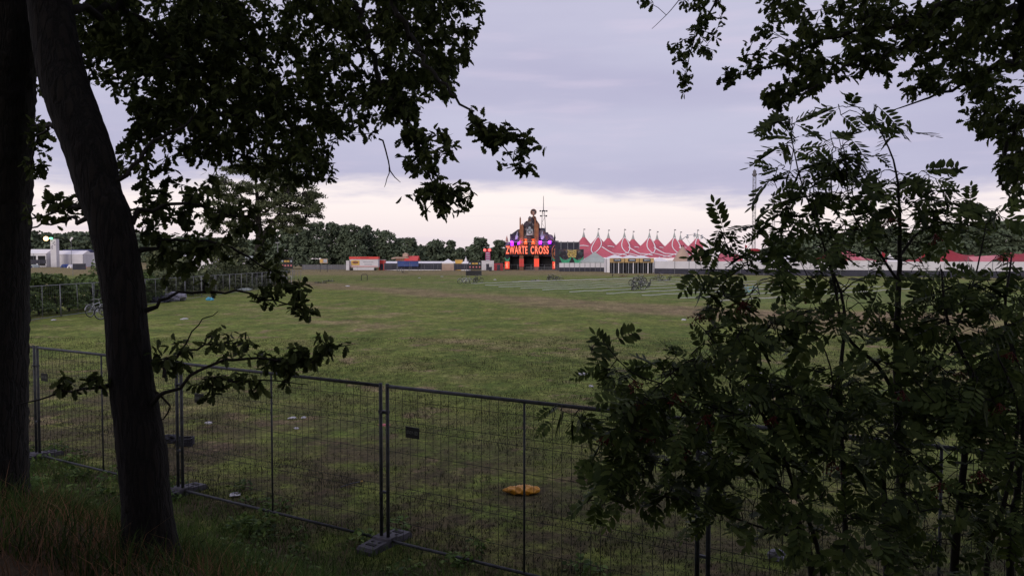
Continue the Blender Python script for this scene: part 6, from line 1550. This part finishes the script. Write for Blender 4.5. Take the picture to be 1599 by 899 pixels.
# broken tent pole with an orange tip
p = gp(548, 758); t = thing('tent_pole', 'grey stick with an orange tip lying on the grass behind the fence', 'stick', p, R(48)); b = MB(); b.tube([(-.18, 0, .02), (.0, .01, .03), (.17, 0, .025)], .008, 6); b.build('rod', M['galv'], t); b = MB(); b.tube([(.17, 0, .025), (.21, 0, .03)], .010, 6); b.build('tip', M['yellow'], t)
# dark beverage crate
p = gp(289, 695); t = thing('bottle_crate', 'dark navy plastic crate on the grass beside the leaning oak trunk', 'crate', p, R(8)); b = MB(); w_, d_, h_ = .26, .20, .14
b.b2(-w_ / 2, w_ / 2, -d_ / 2, d_ / 2, .0, .02)
for s in (-1, 1):
    b.b2(-w_ / 2, w_ / 2, s * d_ / 2 - .012, s * d_ / 2 + .012, h_ - .05, h_); b.b2(-w_ / 2, w_ / 2, s * d_ / 2 - .012, s * d_ / 2 + .012, .021, .08)
    b.b2(s * w_ / 2 - .012, s * w_ / 2 + .012, -d_ / 2 + .013, d_ / 2 - .013, h_ - .05, h_); b.b2(s * w_ / 2 - .012, s * w_ / 2 + .012, -d_ / 2 + .013, d_ / 2 - .013, .021, .08)
    for x in (-w_ / 2 + .02, -.07, .07, w_ / 2 - .02): b.b2(x - .016, x + .016, s * d_ / 2 - .011, s * d_ / 2 + .011, .081, h_ - .051)
b.build('body', M['crate'], t); b = MB()
for x in (-.1, 0, .1): b.b2(x - .004, x + .004, -d_ / 2 + .014, d_ / 2 - .014, .021, .11)
b.build('divider', M['crate'], t)
p = gp(268, 690); crumple('plastic_bag', 'dark plastic bag half hidden behind the trunk, beside the crate', 'bag', p, (.35, .25, .16), M['crate'], 91)
# yellow bag
M['bag'] = mat('yellow_bag', (0.60, 0.275, 0.022), 0.45, 0.22, 9, spec=0.4)
p = gp(814, 770); t = thing('yellow_bag', 'half-empty yellow inflatable bag with a black mark lying on the grass behind the fence', 'bag', p, R(-6))
nu, nv = 80, 36; vs = []; fs = []
rs = random.Random(3)
def bagpt(u, v):
    # u -1..1 along, v angle
    w_ = ((1 - abs(u) ** 2.3) ** .6 if u > -.15 else max(0, (1 - (-u - .15) / .85)) ** .85 * .985) if abs(u) < 1 else 0
    pleat = 1 - .09 * abs(math.sin(u * 6.0 + 1.3 * math.sin(v + 1))) - .06 * abs(math.sin(u * 17 + 3 * v)) - .12 * abs(math.sin(2 * v + 4.3 * u)) - .06 * math.sin(5 * v - 9 * u)
    y = .155 * w_ * pleat * math.cos(v); z = .088 * (w_ ** .6) * (pleat - .16 * abs(math.sin(7.3 * u + 2.2 * math.cos(v) * 2)) - .10 * abs(math.sin(13 * u - 3 * math.cos(v) * 2))) * math.sin(v)
    return (.265 * u, y + .025 * u, max(z, -.05) + .05)
for i in range(nu + 1):
    for j in range(nv): vs.append(bagpt(-1 + 2 * i / nu, 2 * math.pi * j / nv))
for i in range(nu):
    for j in range(nv): fs.append((i * nv + j, i * nv + (j + 1) % nv, (i + 1) * nv + (j + 1) % nv, (i + 1) * nv + j))
b = MB(); b.add(vs, fs); b.build('skin', M['bag'], t, True)
b = MB()
for i in range(8):
    u0, u1 = .12 + .012 * i, .12 + .012 * (i + 1); v0, v1 = -2.45 + .17 * i + 2 * math.pi - 3.14, -2.45 + .17 * (i + 1) + 2 * math.pi - 3.14
    q = [Vector(bagpt(u0 - .035, v0)), Vector(bagpt(u0 + .035, v0)), Vector(bagpt(u1 + .035, v1)), Vector(bagpt(u1 - .035, v1))]
    c = Vector((.13 * .265, 0, .02)); b.add([x + (x - c).normalized() * .004 for x in q], [(0, 1, 2, 3)])
b.build('mark', M['black'], t)
